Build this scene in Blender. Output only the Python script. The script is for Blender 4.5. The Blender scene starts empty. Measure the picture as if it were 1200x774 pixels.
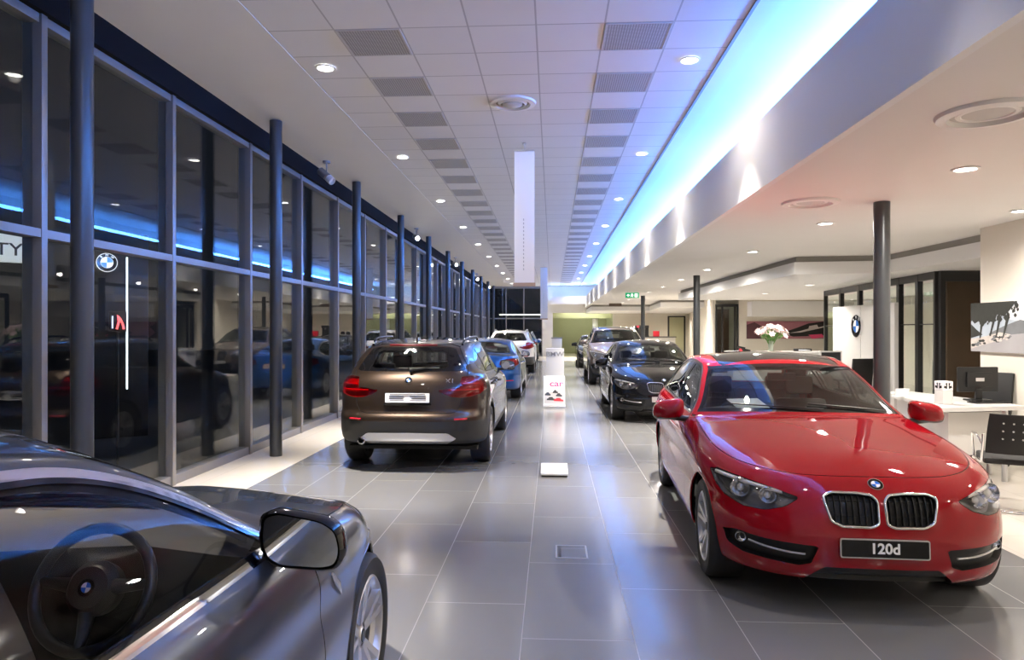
import bpy, bmesh, math, random
import numpy as np
from mathutils import Vector, Matrix
from mathutils.bvhtree import BVHTree

random.seed(7)
C = bpy.context.scene.collection
PI = math.pi
SC = bpy.context.scene

# ------------------------------------------------------------------ materials
def new_mat(name):
    m = bpy.data.materials.new(name)
    m.use_nodes = True
    return m, m.node_tree, m.node_tree.nodes.get('Principled BSDF')

def mat(name, col, rough=0.5, metal=0.0, coat=0.0, coat_rough=0.03, emit=None, estr=0.0, spec=None, alpha=None, noise=0.0, nscale=8.0):
    m, t, p = new_mat(name)
    p.inputs['Base Color'].default_value = (*col, 1)
    p.inputs['Roughness'].default_value = rough
    p.inputs['Metallic'].default_value = metal
    p.inputs['Coat Weight'].default_value = coat
    p.inputs['Coat Roughness'].default_value = coat_rough
    if spec is not None:
        p.inputs['Specular IOR Level'].default_value = spec
    if emit:
        p.inputs['Emission Color'].default_value = (*emit, 1)
        p.inputs['Emission Strength'].default_value = estr
    if noise:
        tc = t.nodes.new('ShaderNodeTexCoord')
        n = t.nodes.new('ShaderNodeTexNoise'); n.inputs['Scale'].default_value = nscale
        n.inputs['Detail'].default_value = 4
        mx = t.nodes.new('ShaderNodeMix'); mx.data_type = 'RGBA'
        t.links.new(tc.outputs['Object'], n.inputs['Vector'])
        t.links.new(n.outputs['Fac'], mx.inputs['Factor'])
        mx.inputs['A'].default_value = (*[c * (1 - noise) for c in col], 1)
        mx.inputs['B'].default_value = (*[min(1, c * (1 + noise)) for c in col], 1)
        t.links.new(mx.outputs['Result'], p.inputs['Base Color'])
    return m

def glass_mat(name, tint=(1, 1, 1), base=0.05, gain=0.95, rough=0.0, refl=(1, 1, 1)):
    """thin clear sheet: straight-through transparency plus a Schlick reflection"""
    m, t, p = new_mat(name)
    t.nodes.remove(p)
    out = t.nodes.get('Material Output')
    lw = t.nodes.new('ShaderNodeLayerWeight'); lw.inputs['Blend'].default_value = 0.5
    pw = t.nodes.new('ShaderNodeMath'); pw.operation = 'POWER'; pw.inputs[1].default_value = 5
    ml = t.nodes.new('ShaderNodeMath'); ml.operation = 'MULTIPLY_ADD'
    ml.inputs[1].default_value = gain; ml.inputs[2].default_value = base; ml.use_clamp = True
    t.links.new(lw.outputs['Facing'], pw.inputs[0]); t.links.new(pw.outputs[0], ml.inputs[0])
    tr = t.nodes.new('ShaderNodeBsdfTransparent'); tr.inputs['Color'].default_value = (*tint, 1)
    gl = t.nodes.new('ShaderNodeBsdfGlossy'); gl.inputs['Roughness'].default_value = rough
    gl.inputs['Color'].default_value = (*refl, 1)
    mx = t.nodes.new('ShaderNodeMixShader')
    t.links.new(ml.outputs[0], mx.inputs[0]); t.links.new(tr.outputs[0], mx.inputs[1]); t.links.new(gl.outputs[0], mx.inputs[2])
    t.links.new(mx.outputs[0], out.inputs['Surface'])
    return m

def emit_mat(name, col, s):
    m, t, p = new_mat(name)
    p.inputs['Base Color'].default_value = (0.8, 0.8, 0.8, 1)
    p.inputs['Emission Color'].default_value = (*col, 1)
    p.inputs['Emission Strength'].default_value = s
    return m

# ------------------------------------------------------------------ mesh builder
def frame(z, x=None):
    z = Vector(z).normalized()
    if x is None:
        x = Vector((1, 0, 0)) if abs(z.x) < 0.9 else Vector((0, 1, 0))
    x = Vector(x); x = (x - z * x.dot(z)).normalized()
    return x, z.cross(x), z

class MB:
    def __init__(s):
        s.v = []; s.f = []; s.m = []
    def add(s, vs, fs, m=0):
        b = len(s.v)
        s.v.extend([tuple(v) for v in vs])
        for f in fs:
            s.f.append([b + i for i in f]); s.m.append(m)
        return s
    def box(s, c, d, m=0, rot=None, bev=0.0):
        bm = bmesh.new(); bmesh.ops.create_cube(bm, size=1)
        for v in bm.verts: v.co = Vector((v.co.x * d[0], v.co.y * d[1], v.co.z * d[2]))
        if bev:
            bmesh.ops.bevel(bm, geom=list(bm.edges), offset=bev, segments=2, profile=0.6, affect='EDGES')
        M = Matrix.Translation(Vector(c))
        if rot is not None:
            M = M @ (rot if isinstance(rot, Matrix) else Matrix.Rotation(rot, 4, 'Z'))
        bm.verts.index_update()
        s.add([M @ v.co for v in bm.verts], [[v.index for v in f.verts] for f in bm.faces], m)
        bm.free(); return s
    def b2(s, lo, hi, m=0, bev=0.0):
        return s.box([(a + b) / 2 for a, b in zip(lo, hi)], [abs(b - a) for a, b in zip(lo, hi)], m, None, bev)
    def cyl(s, p0, p1, r0, r1=None, seg=20, m=0, caps=True):
        r1 = r0 if r1 is None else r1
        p0, p1 = Vector(p0), Vector(p1)
        x, y, z = frame(p1 - p0)
        vs = []
        for p, r in ((p0, r0), (p1, r1)):
            for i in range(seg):
                a = 2 * PI * i / seg
                vs.append(p + (x * math.cos(a) + y * math.sin(a)) * r)
        fs = [[i, (i + 1) % seg, seg + (i + 1) % seg, seg + i] for i in range(seg)]
        if caps: fs += [list(range(seg))[::-1], list(range(seg, 2 * seg))]
        return s.add(vs, fs, m)
    def lathe(s, prof, o=(0, 0, 0), axis=(0, 0, 1), seg=32, m=0, ms=None):
        x, y, z = frame(axis); o = Vector(o)
        n = len(prof); vs = []
        for i in range(seg):
            a = 2 * PI * i / seg; d = x * math.cos(a) + y * math.sin(a)
            for r, t in prof: vs.append(o + d * r + z * t)
        b = len(s.v); s.v.extend(tuple(v) for v in vs)
        for i in range(seg):
            j = (i + 1) % seg
            for k in range(n - 1):
                s.f.append([b + i * n + k, b + j * n + k, b + j * n + k + 1, b + i * n + k + 1])
                s.m.append(ms[k] if ms else m)
        return s
    def tube(s, path, r, seg=8, closed=False, m=0, caps=True):
        P = [Vector(p) for p in path]; n = len(P)
        rs = r if isinstance(r, (list, tuple)) else [r] * n
        vs = []; up = None
        for i in range(n):
            a = P[(i - 1) % n] if (closed or i > 0) else P[i]
            b = P[(i + 1) % n] if (closed or i < n - 1) else P[i]
            t = (b - a)
            if t.length < 1e-9: t = Vector((0, 0, 1))
            t.normalize()
            if up is None:
                up = Vector((0, 0, 1)) if abs(t.z) < 0.9 else Vector((1, 0, 0))
            x = (up - t * up.dot(t)); 
            if x.length < 1e-6: x = frame(t)[0]
            x.normalize(); up = x; y = t.cross(x)
            for k in range(seg):
                an = 2 * PI * k / seg
                vs.append(P[i] + (x * math.cos(an) + y * math.sin(an)) * rs[i])
        fs = []
        for i in range(n if closed else n - 1):
            j = (i + 1) % n
            for k in range(seg):
                l = (k + 1) % seg
                fs.append([i * seg + k, i * seg + l, j * seg + l, j * seg + k])
        if caps and not closed:
            fs += [list(range(seg))[::-1], [(n - 1) * seg + k for k in range(seg)]]
        return s.add(vs, fs, m)
    def prism(s, poly, depth, o=(0, 0, 0), ex=(1, 0, 0), ey=(0, 0, 1), m=0, top=1.0, mside=None):
        """polygon in the (ex,ey) plane extruded along ex x ey by depth; top scales the far face"""
        ex, ey, o = Vector(ex), Vector(ey), Vector(o); ez = ex.cross(ey).normalized()
        cx = sum(p[0] for p in poly) / len(poly); cy = sum(p[1] for p in poly) / len(poly)
        n = len(poly)
        vs = [o + ex * x + ey * y for x, y in poly] + [o + ex * (cx + (x - cx) * top) + ey * (cy + (y - cy) * top) + ez * depth for x, y in poly]
        b = len(s.v); s.v.extend(tuple(v) for v in vs)
        s.f.append([b + i for i in range(n)][::-1]); s.m.append(m)
        s.f.append([b + n + i for i in range(n)]); s.m.append(m)
        for i in range(n):
            j = (i + 1) % n
            s.f.append([b + i, b + j, b + n + j, b + n + i]); s.m.append(m if mside is None else mside)
        return s
    def ball(s, c, r, m=0, seg=16, sc=(1, 1, 1), rot=None):
        bm = bmesh.new(); bmesh.ops.create_uvsphere(bm, u_segments=seg, v_segments=max(6, seg // 2), radius=r)
        M = Matrix.Translation(Vector(c)) @ (rot or Matrix.Identity(4)) @ Matrix.Diagonal((*sc, 1))
        bm.verts.index_update()
        s.add([M @ v.co for v in bm.verts], [[v.index for v in f.verts] for f in bm.faces], m)
        bm.free(); return s
    def build(s, name, mats, parent=None, ang=35, loc=None, rotz=0.0, recalc=False):
        me = bpy.data.meshes.new(name)
        me.from_pydata(s.v, [], s.f)
        if not isinstance(mats, (list, tuple)): mats = [mats]
        for mm in mats: me.materials.append(mm)
        me.polygons.foreach_set('material_index', s.m)
        if recalc:
            bm = bmesh.new(); bm.from_mesh(me); bmesh.ops.recalc_face_normals(bm, faces=bm.faces); bm.to_mesh(me); bm.free()
        me.shade_smooth(); me.set_sharp_from_angle(angle=math.radians(ang))
        o = bpy.data.objects.new(name, me); C.objects.link(o)
        if parent: o.parent = parent
        if loc is not None: o.location = loc
        if rotz: o.rotation_euler.z = rotz
        return o

def tag(o, label, cat, group=None):
    o['label'] = label; o['category'] = cat
    if group: o['group'] = group
    return o

def empty(name, loc=(0, 0, 0), rotz=0.0):
    o = bpy.data.objects.new(name, None); C.objects.link(o)
    o.empty_display_size = 0.1
    o.location = loc; o.rotation_euler.z = rotz
    return o

def thing(name, label, cat, loc=(0, 0, 0), rotz=0.0, group=None):
    return tag(empty(name, loc, rotz), label, cat, group)

def structure(o):
    o['kind'] = 'structure'; return o

def copy_tree(o, parent=None):
    c = o.copy(); C.objects.link(c)
    if parent: c.parent = parent
    for ch in list(o.children): copy_tree(ch, c)
    return c

def text_obj(name, body, size, m, parent, M, depth=0.001, align='CENTER', sx=1.0, bold=0.0):
    cu = bpy.data.curves.new(name, 'FONT'); cu.body = body; cu.size = size
    cu.align_x = align; cu.align_y = 'CENTER'; cu.extrude = depth; cu.offset = bold; cu.resolution_u = 4
    tmp = bpy.data.objects.new(name + '_tmp', cu); C.objects.link(tmp)
    dg = bpy.context.evaluated_depsgraph_get()
    me = bpy.data.meshes.new_from_object(tmp.evaluated_get(dg))
    bpy.data.objects.remove(tmp); bpy.data.curves.remove(cu)
    me.transform(M @ Matrix.Diagonal((sx, 1, 1, 1)))
    me.name = name; me.materials.clear(); me.materials.append(m)
    o = bpy.data.objects.new(name, me); C.objects.link(o)
    if parent: o.parent = parent
    return o

def basis(o, ex, ey):
    """matrix taking local x,y to ex,ey at o"""
    ex, ey = Vector(ex).normalized(), Vector(ey).normalized(); ez = ex.cross(ey)
    M = Matrix((ex, ey, ez)).transposed().to_4x4(); M.translation = Vector(o)
    return M

def pchip(xs, ys, x):
    xs = np.asarray(xs, float); ys = np.asarray(ys, float); x = np.asarray(x, float)
    one = ys.ndim == 1
    if one: ys = ys[:, None]
    if xs[0] > xs[-1]: xs = xs[::-1]; ys = ys[::-1]
    h = np.diff(xs); d = np.diff(ys, axis=0) / h[:, None]
    n = len(xs); m = np.zeros_like(ys)
    if n == 2: m[:] = d[0]
    else:
        w1 = (2 * h[1:] + h[:-1])[:, None]; w2 = (h[1:] + 2 * h[:-1])[:, None]
        ok = d[:-1] * d[1:] > 0
        with np.errstate(divide='ignore', invalid='ignore'):
            hm = (w1 + w2) / (w1 / d[:-1] + w2 / d[1:])
        m[1:-1] = np.where(ok, hm, 0)
        m[0] = 1.5 * d[0] - 0.5 * m[1]; m[-1] = 1.5 * d[-1] - 0.5 * m[-2]
        m[0] = np.where(m[0] * d[0] < 0, 0, m[0]); m[-1] = np.where(m[-1] * d[-1] < 0, 0, m[-1])
    i = np.clip(np.searchsorted(xs, x, 'right') - 1, 0, n - 2)
    t = ((x - xs[i]) / h[i]); t = np.clip(t, 0, 1)[:, None]; hh = h[i][:, None]
    r = (2*t**3 - 3*t**2 + 1) * ys[i] + (t**3 - 2*t**2 + t) * hh * m[i] + (-2*t**3 + 3*t**2) * ys[i+1] + (t**3 - t**2) * hh * m[i+1]
    return r[:, 0] if one else r

def curve(pts, n):
    P = np.array(pts, float)
    L = np.concatenate([[0], np.cumsum(np.linalg.norm(np.diff(P, axis=0), axis=1))])
    # natural-ish Catmull through chord parameter
    t = np.linspace(0, L[-1], n + 1)
    if len(P) == 2: return P[0] + (P[1] - P[0]) * (t / L[-1])[:, None]
    d = np.diff(P, axis=0) / np.diff(L)[:, None]
    m = np.zeros_like(P); h = np.diff(L)
    m[1:-1] = (d[:-1] * h[1:, None] + d[1:] * h[:-1, None]) / (h[1:] + h[:-1])[:, None]
    m[0] = 2 * d[0] - m[1]; m[-1] = 2 * d[-1] - m[-2]
    i = np.clip(np.searchsorted(L, t, 'right') - 1, 0, len(P) - 2)
    u = ((t - L[i]) / h[i])[:, None]; hh = h[i][:, None]
    return (2*u**3 - 3*u**2 + 1) * P[i] + (u**3 - 2*u**2 + u) * hh * m[i] + (-2*u**3 + 3*u**2) * P[i+1] + (u**3 - u**2) * hh * m[i+1]

def sdf_poly(P, poly):
    P = np.asarray(P); V = np.array(poly, float); n = len(V)
    d = np.full(len(P), 1e9); s = np.ones(len(P))
    for i in range(n):
        a = V[i]; b = V[i - 1]
        e = b - a; w = P - a
        t = np.clip((w @ e) / (e @ e), 0, 1)
        q = w - t[:, None] * e
        d = np.minimum(d, (q * q).sum(1))
        c1 = P[:, 1] >= a[1]; c2 = P[:, 1] < b[1]; c3 = e[0] * w[:, 1] > e[1] * w[:, 0]
        fl = (c1 & c2 & c3) | (~c1 & ~c2 & ~c3)
        s = np.where(fl, -s, s)
    return s * np.sqrt(d)

def round_poly(pts, r, k=5):
    """polygon with its corners rounded"""
    out = []; n = len(pts)
    for i in range(n):
        p = Vector(pts[i]).to_2d(); a = Vector(pts[i - 1]).to_2d(); b = Vector(pts[(i + 1) % n]).to_2d()
        u = (a - p); v = (b - p); rr = min(r, u.length * 0.45, v.length * 0.45)
        u.normalize(); v.normalize()
        A = p + u * rr; B = p + v * rr
        for j in range(k + 1):
            t = j / k
            q = A * (1 - t) ** 2 + p * 2 * t * (1 - t) + B * t * t
            out.append((q.x, q.y))
    return out

def ellipse(cx, cy, a, b, n=32):
    return [(cx + a * math.cos(2 * PI * i / n), cy + b * math.sin(2 * PI * i / n)) for i in range(n)]

def smooth_poly(pts, big=0.16, small=0.012, k=6):
    """rounds the blunt corners widely and the sharp ones barely"""
    out = []; n = len(pts)
    for i in range(n):
        p = Vector(pts[i]); a = Vector(pts[i - 1]); b = Vector(pts[(i + 1) % n])
        u = a - p; v = b - p
        blunt = u.normalized().dot(v.normalized()) < -0.75
        r = min(big if blunt else small, u.length * 0.48, v.length * 0.48)
        A = p + u.normalized() * r; B = p + v.normalized() * r
        for j in range(k + 1):
            t = j / k; q = A * (1 - t) ** 2 + p * 2 * t * (1 - t) + B * t * t
            if not out or (Vector(out[-1]) - q).length > 1e-4: out.append((q.x, q.y))
    return out
# ------------------------------------------------------------------ car body engine
class Lvl:
    def __init__(s, w, xf, nf, xr, nr, z, x0f, x0r, kc=0.86):
        s.w, s.xf, s.nf, s.xr, s.nr, s.x0f, s.x0r, s.kc = w, xf, nf, xr, nr, x0f, x0r, kc
        s.zx = [a for a, _ in z]; s.zz = [b for _, b in z]
    def y(s, x):
        x = np.asarray(x, float); y = np.full(x.shape, s.w)
        a = s.xf - s.x0f; t = np.clip((x - s.x0f) / a, 0, 1)
        y = np.where(x > s.x0f, s.w * np.maximum(0, 1 - t ** s.nf) ** (1 / s.nf), y)
        b = s.x0r - s.xr; t = np.clip((s.x0r - x) / b, 0, 1)
        y = np.where(x < s.x0r, s.w * np.maximum(0, 1 - t ** s.nr) ** (1 / s.nr), y)
        return y
    def xat(s, f, front):
        if front: return s.x0f + (s.xf - s.x0f) * (1 - f ** s.nf) ** (1 / s.nf)
        return s.x0r - (s.x0r - s.xr) * (1 - f ** s.nr) ** (1 / s.nr)
    def z(s, x): return pchip(s.zx, s.zz, np.clip(x, min(s.zx), max(s.zx)))

class Car:
    PATCH = {'skirt': 0, 'bonnet': 1, 'windscreen': 2, 'roof': 3, 'rear': 4, 'boot': 5, 'side': 6}
    def __init__(c, sp, res=1.0):
        c.sp = sp
        N = int(22 * res); nv = int(38 * res)
        nh, nw, nr, nb, nt = int(16 * res), int(16 * res), int(24 * res), int(14 * res), int(10 * res)
        L = [Lvl(**l) for l in sp['levels']]
        S = L[-1]
        xfc = float(S.xat(S.kc, True)); xrc = float(S.xat(S.kc, False))
        hatch = sp['type'] == 'hatch'
        rl = sp['rail']
        xs = [np.linspace(xfc, sp['cowl_x'], nh + 1), np.linspace(sp['cowl_x'], sp['head_x'], nw + 1)[1:],
              np.linspace(sp['head_x'], sp['rroof_x'], nr + 1)[1:]]
        xend = xrc if hatch else sp['rbase_x']
        xs.append(np.linspace(sp['rroof_x'], xend, nb + 1)[1:])
        if not hatch: xs.append(np.linspace(xend, xrc, nt + 1)[1:])
        Xs = np.concatenate(xs)
        rings = []
        for l in L:
            yf = l.kc * l.w * np.arange(N + 1) / N
            xf = np.array([l.xat(y / l.w, True) for y in yf])
            yr = yf[::-1]; xr = np.array([l.xat(y / l.w, False) for y in yr])
            side = xf[-1] + (Xs - xfc) * (xr[0] - xf[-1]) / (xrc - xfc)
            X = np.concatenate([xf, side[1:-1], xr]); Y = np.concatenate([yf, l.y(side[1:-1]), yr])
            for xa in (sp['wb'] / 2, -sp['wb'] / 2):
                if sp.get('flare'):
                    zz = l.z(X); d = np.hypot(X - xa, zz - sp['tyre_r'])
                    Y = Y + sp['flare'] * np.exp(-((d - sp['arch_r'] - 0.02) / 0.10) ** 2) * (np.abs(Y) > 0.5)
            rings.append(np.stack([X, Y, l.z(X)], 1))
        R = np.array(rings)                                   # K,M,3
        K, M = R.shape[:2]
        d = np.linalg.norm(np.diff(R, axis=0), axis=2).mean(1); vp = np.concatenate([[0], np.cumsum(d)])
        vs = np.linspace(0, vp[-1], nv + 1)
        G = pchip(vp, R.reshape(K, M * 3), vs).reshape(nv + 1, M, 3)
        G[-1] = R[-1]
        c.bm = bm = bmesh.new()
        c.pl = bm.faces.layers.int.new('patch'); c.il = bm.faces.layers.int.new('pid')
        c.nl = bm.verts.layers.float_vector.new('nrm')
        c.ids = ['body']
        def grid(A, pid):
            n, m = A.shape[:2]
            V = [[bm.verts.new(A[i, j]) for j in range(m)] for i in range(n)]
            for i in range(n - 1):
                for j in range(m - 1):
                    f = bm.faces.new((V[i][j], V[i][j + 1], V[i + 1][j + 1], V[i + 1][j])); f[c.pl] = pid
        grid(G, 0)
        top = R[-1]
        iF, iC = N, N + nh
        c.top = top
        # rail curve on the cabin stations
        ic2 = iC + nw + nr + nb
        sx = top[iC:ic2 + 1]
        rk = [tuple(sx[0])] + list(rl) + [tuple(sx[-1])]
        ra = np.array(rk)
        rail = np.stack([sx[:, 0], pchip(ra[:, 0], ra[:, 1], sx[:, 0]), pchip(ra[:, 0], ra[:, 2], sx[:, 0])], 1)
        rail[0] = sx[0]; rail[-1] = sx[-1]
        nside = int(12 * res); A = []
        bul = sp.get('side_bulge', 0.05)
        for i in range(len(sx)):
            h = rail[i, 2] - sx[i, 2]
            t = np.linspace(0, 1, nside + 1)[:, None]
            p = sx[i] * (1 - t) + rail[i] * t
            p[:, 1] += bul * abs(h) * 4 * (t * (1 - t))[:, 0]
            A.append(p)
        grid(np.array(A), 6)
        def trans(a, b, p=2.2):
            r = 1 - np.arange(N + 1) / N                       # y fraction, 1 at the side
            y = a[1] * r
            return np.stack([a[0] + (b[0] - a[0]) * (1 - r ** 2), y, a[2] + (b[2] - a[2]) * (1 - r ** p)], 1)
        def coons(side, mid, a, b, pid):
            n = len(side) - 1
            s = (np.arange(n + 1) / n)[:, None, None]; r = (np.arange(N + 1) / N)[None, :, None]
            P = (1 - s) * a[None] + s * b[None] + (1 - r) * side[:, None] + r * mid[:, None] - (
                (1 - s) * (1 - r) * a[0] + (1 - s) * r * a[-1] + s * (1 - r) * b[0] + s * r * b[-1])
            grid(P, pid); return P
        ce = lambda p: np.array([p[0], 0.0, p[1]])
        Fc = top[:iF + 1][::-1]
        ctr = sp['centre']
        W = trans(top[iC], ce(ctr['cowl']), 2.0)
        H = trans(rail[nw], ce(ctr['head']), 2.2)
        T = trans(rail[nw + nr], ce(ctr['rroof']), 2.2)
        mid = lambda a, ms, b, n: curve([a] + [ce(m) for m in ms] + [b], n)
        coons(top[iF:iC + 1], mid(Fc[-1], ctr['hood'], W[-1], nh), Fc, W, 1)
        coons(rail[:nw + 1], mid(W[-1], ctr['ws'], H[-1], nw), W, H, 2)
        coons(rail[nw:nw + nr + 1], mid(H[-1], ctr['roof'], T[-1], nr), H, T, 3)
        if hatch:
            E = top[M - N - 1:]
            coons(rail[nw + nr:], mid(T[-1], ctr['rear'], E[-1], nb), T, E, 4)
        else:
            B = trans(rail[-1], ce(ctr['rbase']), 2.0)
            coons(rail[nw + nr:], mid(T[-1], ctr['rear'], B[-1], nb), T, B, 4)
            E = top[M - N - 1:]
            coons(top[ic2:M - N], mid(B[-1], ctr['boot'], E[-1], nt), B, E, 5)
        c.W, c.H, c.rail, c.nw = W, H, rail, nw
        bmesh.ops.remove_doubles(bm, verts=bm.verts, dist=0.0006)
        bm.faces.ensure_lookup_table()
        # light smoothing rounds the creases
        for _ in range(sp.get('smooth', 2)):
            new = {}
            for v in bm.verts:
                if v.is_boundary and abs(v.co.y) > 1e-5: continue
                es = v.link_edges
                a = Vector()
                for e in es: a += e.other_vert(v).co
                a /= len(es)
                if abs(v.co.y) < 1e-5:
                    if v.is_boundary and v.co.z < 0.3: continue
                    q = [e.other_vert(v).co for e in es if abs(e.other_vert(v).co.y) < 1e-5]
                    if len(q) < 2: continue
                    a = (q[0] + q[1]) / 2; a.y = 0
                new[v] = v.co.lerp(a, 0.5)
            for v, p in new.items(): v.co = p
        bmesh.ops.recalc_face_normals(bm, faces=bm.faces)
        tot = 0
        for f in bm.faces:
            q = f.calc_center_median()
            tot += f.normal.dot(Vector((q.x * 0.2, q.y, q.z - 0.6))) * f.calc_area()
        if tot < 0: bmesh.ops.reverse_faces(bm, faces=bm.faces)
        bm.normal_update()
        for v in bm.verts:
            n = v.normal.copy()
            if abs(v.co.y) < 1e-5: n.y = 0; n.normalize()
            v[c.nl] = n
        for f in bm.faces:
            nm = {1: 'bonnet_panel'}.get(f[c.pl], 'body')
            f[c.il] = c.pid(nm)
        c.bvh = BVHTree.FromBMesh(bm)
        # full (mirrored) copy for projections
    def pid(c, n):
        if n not in c.ids: c.ids.append(n)
        return c.ids.index(n)
    def ray(c, o, d):
        o = Vector(o); d = Vector(d)
        sy = -1 if o.y < 0 else 1
        if sy < 0: o.y = -o.y; d.y = -d.y
        h = c.bvh.ray_cast(o, d)
        if h[0] is None: return None, None
        p, n = h[0].copy(), h[1].copy()
        if n.dot(d) > 0: n = -n
        if sy < 0: p.y = -p.y; n.y = -n.y
        return p, n
    def front(c, y, z): return c.ray((4, y, z), (-1, 0, 0))
    def back(c, y, z): return c.ray((-4, y, z), (1, 0, 0))
    def side(c, x, z, s=1): return c.ray((x, 3 * s, z), (0, -s, 0))
    def above(c, x, y): return c.ray((x, y, 4), (0, 0, -1))
    def _cut1(c, f, keep):
        bm = c.bm
        bm.verts.index_update()
        vs = list(bm.verts)
        co = np.array([v.co for v in vs]); val = f(co)
        val = np.where(np.abs(val) < 2e-5, 2e-5, val)
        ed = [e for e in bm.edges]
        ia = np.array([e.verts[0].index for e in ed]); ib = np.array([e.verts[1].index for e in ed])
        cr = np.nonzero(val[ia] * val[ib] < 0)[0]
        nv = {}
        for k in cr:
            e = ed[k]
            if not any(keep(fc) for fc in e.link_faces): continue
            a, b = e.verts
            va, vb = val[a.index], val[b.index]
            t = va / (va - vb)
            pa = Vector(co[a.index]); pb = Vector(co[b.index])
            for _ in range(2):                                  # secant polish
                p = pa.lerp(pb, t); fv = float(f(np.array([p]))[0])
                if fv * va > 0: t2 = t + (1 - t) * fv / (fv - vb) if abs(fv - vb) > 1e-9 else t
                else: t2 = t * va / (va - fv) if abs(va - fv) > 1e-9 else t
                t = min(0.995, max(0.005, t2))
            r = bmesh.utils.edge_split(e, a, t)
            v = r[1]; v.co = pa.lerp(pb, t); nv[v] = 1
            for fc in v.link_faces: nv.setdefault(('f', fc), []).append(v)
        faces = [(k[1], vv) for k, vv in nv.items() if isinstance(k, tuple)]
        for fc, vv in faces:
            if len(vv) >= 2 and fc.is_valid:
                vv = list(dict.fromkeys(vv))
                if len(vv) == 2:
                    try: bmesh.utils.face_split(fc, vv[0], vv[1])
                    except Exception: pass
                elif len(vv) == 4:
                    order = [l.vert for l in fc.loops if l.vert in vv]
                    try:
                        r = bmesh.utils.face_split(fc, order[0], order[1])
                        for g in (fc, r[0]):
                            if g.is_valid and order[2] in g.verts and order[3] in g.verts:
                                bmesh.utils.face_split(g, order[2], order[3]); break
                    except Exception: pass
    def cut(c, f, new, patches=None, ids=None, xr=None, band=None, zr=None):
        """split the faces along f = 0 (or along +-band) and give the inside the id new"""
        ps = None if patches is None else {c.PATCH[p] for p in patches}
        idn = None if ids is None else {c.pid(i) for i in ids}
        def keep(fc):
            if ps is not None and fc[c.pl] not in ps: return False
            if idn is not None and fc[c.il] not in idn: return False
            if xr or zr:
                q = fc.calc_center_median()
                if xr and not (xr[0] <= q.x <= xr[1]): return False
                if zr and not (zr[0] <= q.z <= zr[1]): return False
            return True
        if band is None: c._cut1(f, keep)
        else:
            c._cut1(lambda P: f(P) - band, keep); c._cut1(lambda P: f(P) + band, keep)
        fs = [fc for fc in c.bm.faces if keep(fc)]
        if not fs: return
        q = np.array([fc.calc_center_median() for fc in fs]); v = f(q)
        ins = v < 0 if band is None else np.abs(v) < band
        n = c.pid(new)
        for fc, i in zip(fs, ins):
            if i: fc[c.il] = n
    def extract(c, name, ids, mats, parent=None, off=0.0, wall=False, mirror='merge', ang=None):
        """mirror: 'merge' one mesh for both sides, 'l' / 'r' one side"""
        idn = {c.pid(i): k for k, i in enumerate(ids)}
        fs = [f for f in c.bm.faces if f[c.il] in idn]
        if not fs: return None
        offs = off if isinstance(off, (list, tuple)) else [off] * len(ids)
        V = []; NRM = []; F = []; MI = []; key = {}
        fset = set(fs)
        def vert(v, s, k, o):
            yz = abs(v.co.y) < 1e-5
            kk = (v, 1 if yz else s, k)
            if kk not in key:
                n = Vector(v[c.nl]); n.normalize(); p = v.co + n * o
                if yz: p.y = 0
                key[kk] = len(V); V.append((p.x, p.y * s, p.z)); NRM.append((n.x, n.y * s, n.z))
            return key[kk]
        sides = {'merge': (1, -1), 'l': (1,), 'r': (-1,)}[mirror]
        for f in fs:
            mi = idn[f[c.il]]; o = offs[mi]
            for s in sides:
                kk = o
                vl = [vert(v, s, kk, o) for v in f.verts]
                if s < 0: vl = vl[::-1]
                F.append(vl); MI.append(min(mi, len(mats) - 1) if isinstance(mats, (list, tuple)) else 0)
                if wall and o:
                    for e in f.edges:
                        if any((g in fset and offs[idn[g[c.il]]] == o) for g in e.link_faces if g is not f): continue
                        if len(e.link_faces) < 2 and abs(e.verts[0].co.y) < 1e-5 and abs(e.verts[1].co.y) < 1e-5: continue
                        a, b = e.verts
                        b0 = len(V)
                        for vv, oo in ((a, 0), (b, 0), (b, o), (a, o)):
                            n = Vector(vv[c.nl]); p = vv.co + n * oo
                            V.append((p.x, p.y * s, p.z)); NRM.append(None)
                        pa = [Vector(V[b0 + i]) for i in range(4)]
                        wn = (pa[1] - pa[0]).cross(pa[2] - pa[0])
                        q = f.calc_center_median(); q.y *= s
                        # wall faces the inside of the recess
                        order = [0, 1, 2, 3] if wn.dot(q - pa[0]) > 0 else [3, 2, 1, 0]
                        if wn.length > 0: wn.normalize()
                        if wn.dot(q - pa[0]) < 0: wn = -wn
                        for i in range(4): NRM[b0 + i] = tuple(wn)
                        F.append([b0 + i for i in order]); MI.append(min(mi, len(mats) - 1) if isinstance(mats, (list, tuple)) else 0)
        me = bpy.data.meshes.new(name); me.from_pydata(V, [], F)
        for m in (mats if isinstance(mats, (list, tuple)) else [mats]): me.materials.append(m)
        me.polygons.foreach_set('material_index', MI)
        me.shade_smooth()
        me.normals_split_custom_set_from_vertices(NRM)
        o = bpy.data.objects.new(name, me); C.objects.link(o)
        if parent: o.parent = parent
        return o

def P2(ax):
    i, j = 'xyz'.index(ax[0]), 'xyz'.index(ax[1])
    return lambda Q: Q[:, [i, j]]

def poly_f(ax, poly, r=0.0):
    g = P2(ax)
    return lambda Q: sdf_poly(g(Q), poly) - r

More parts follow.
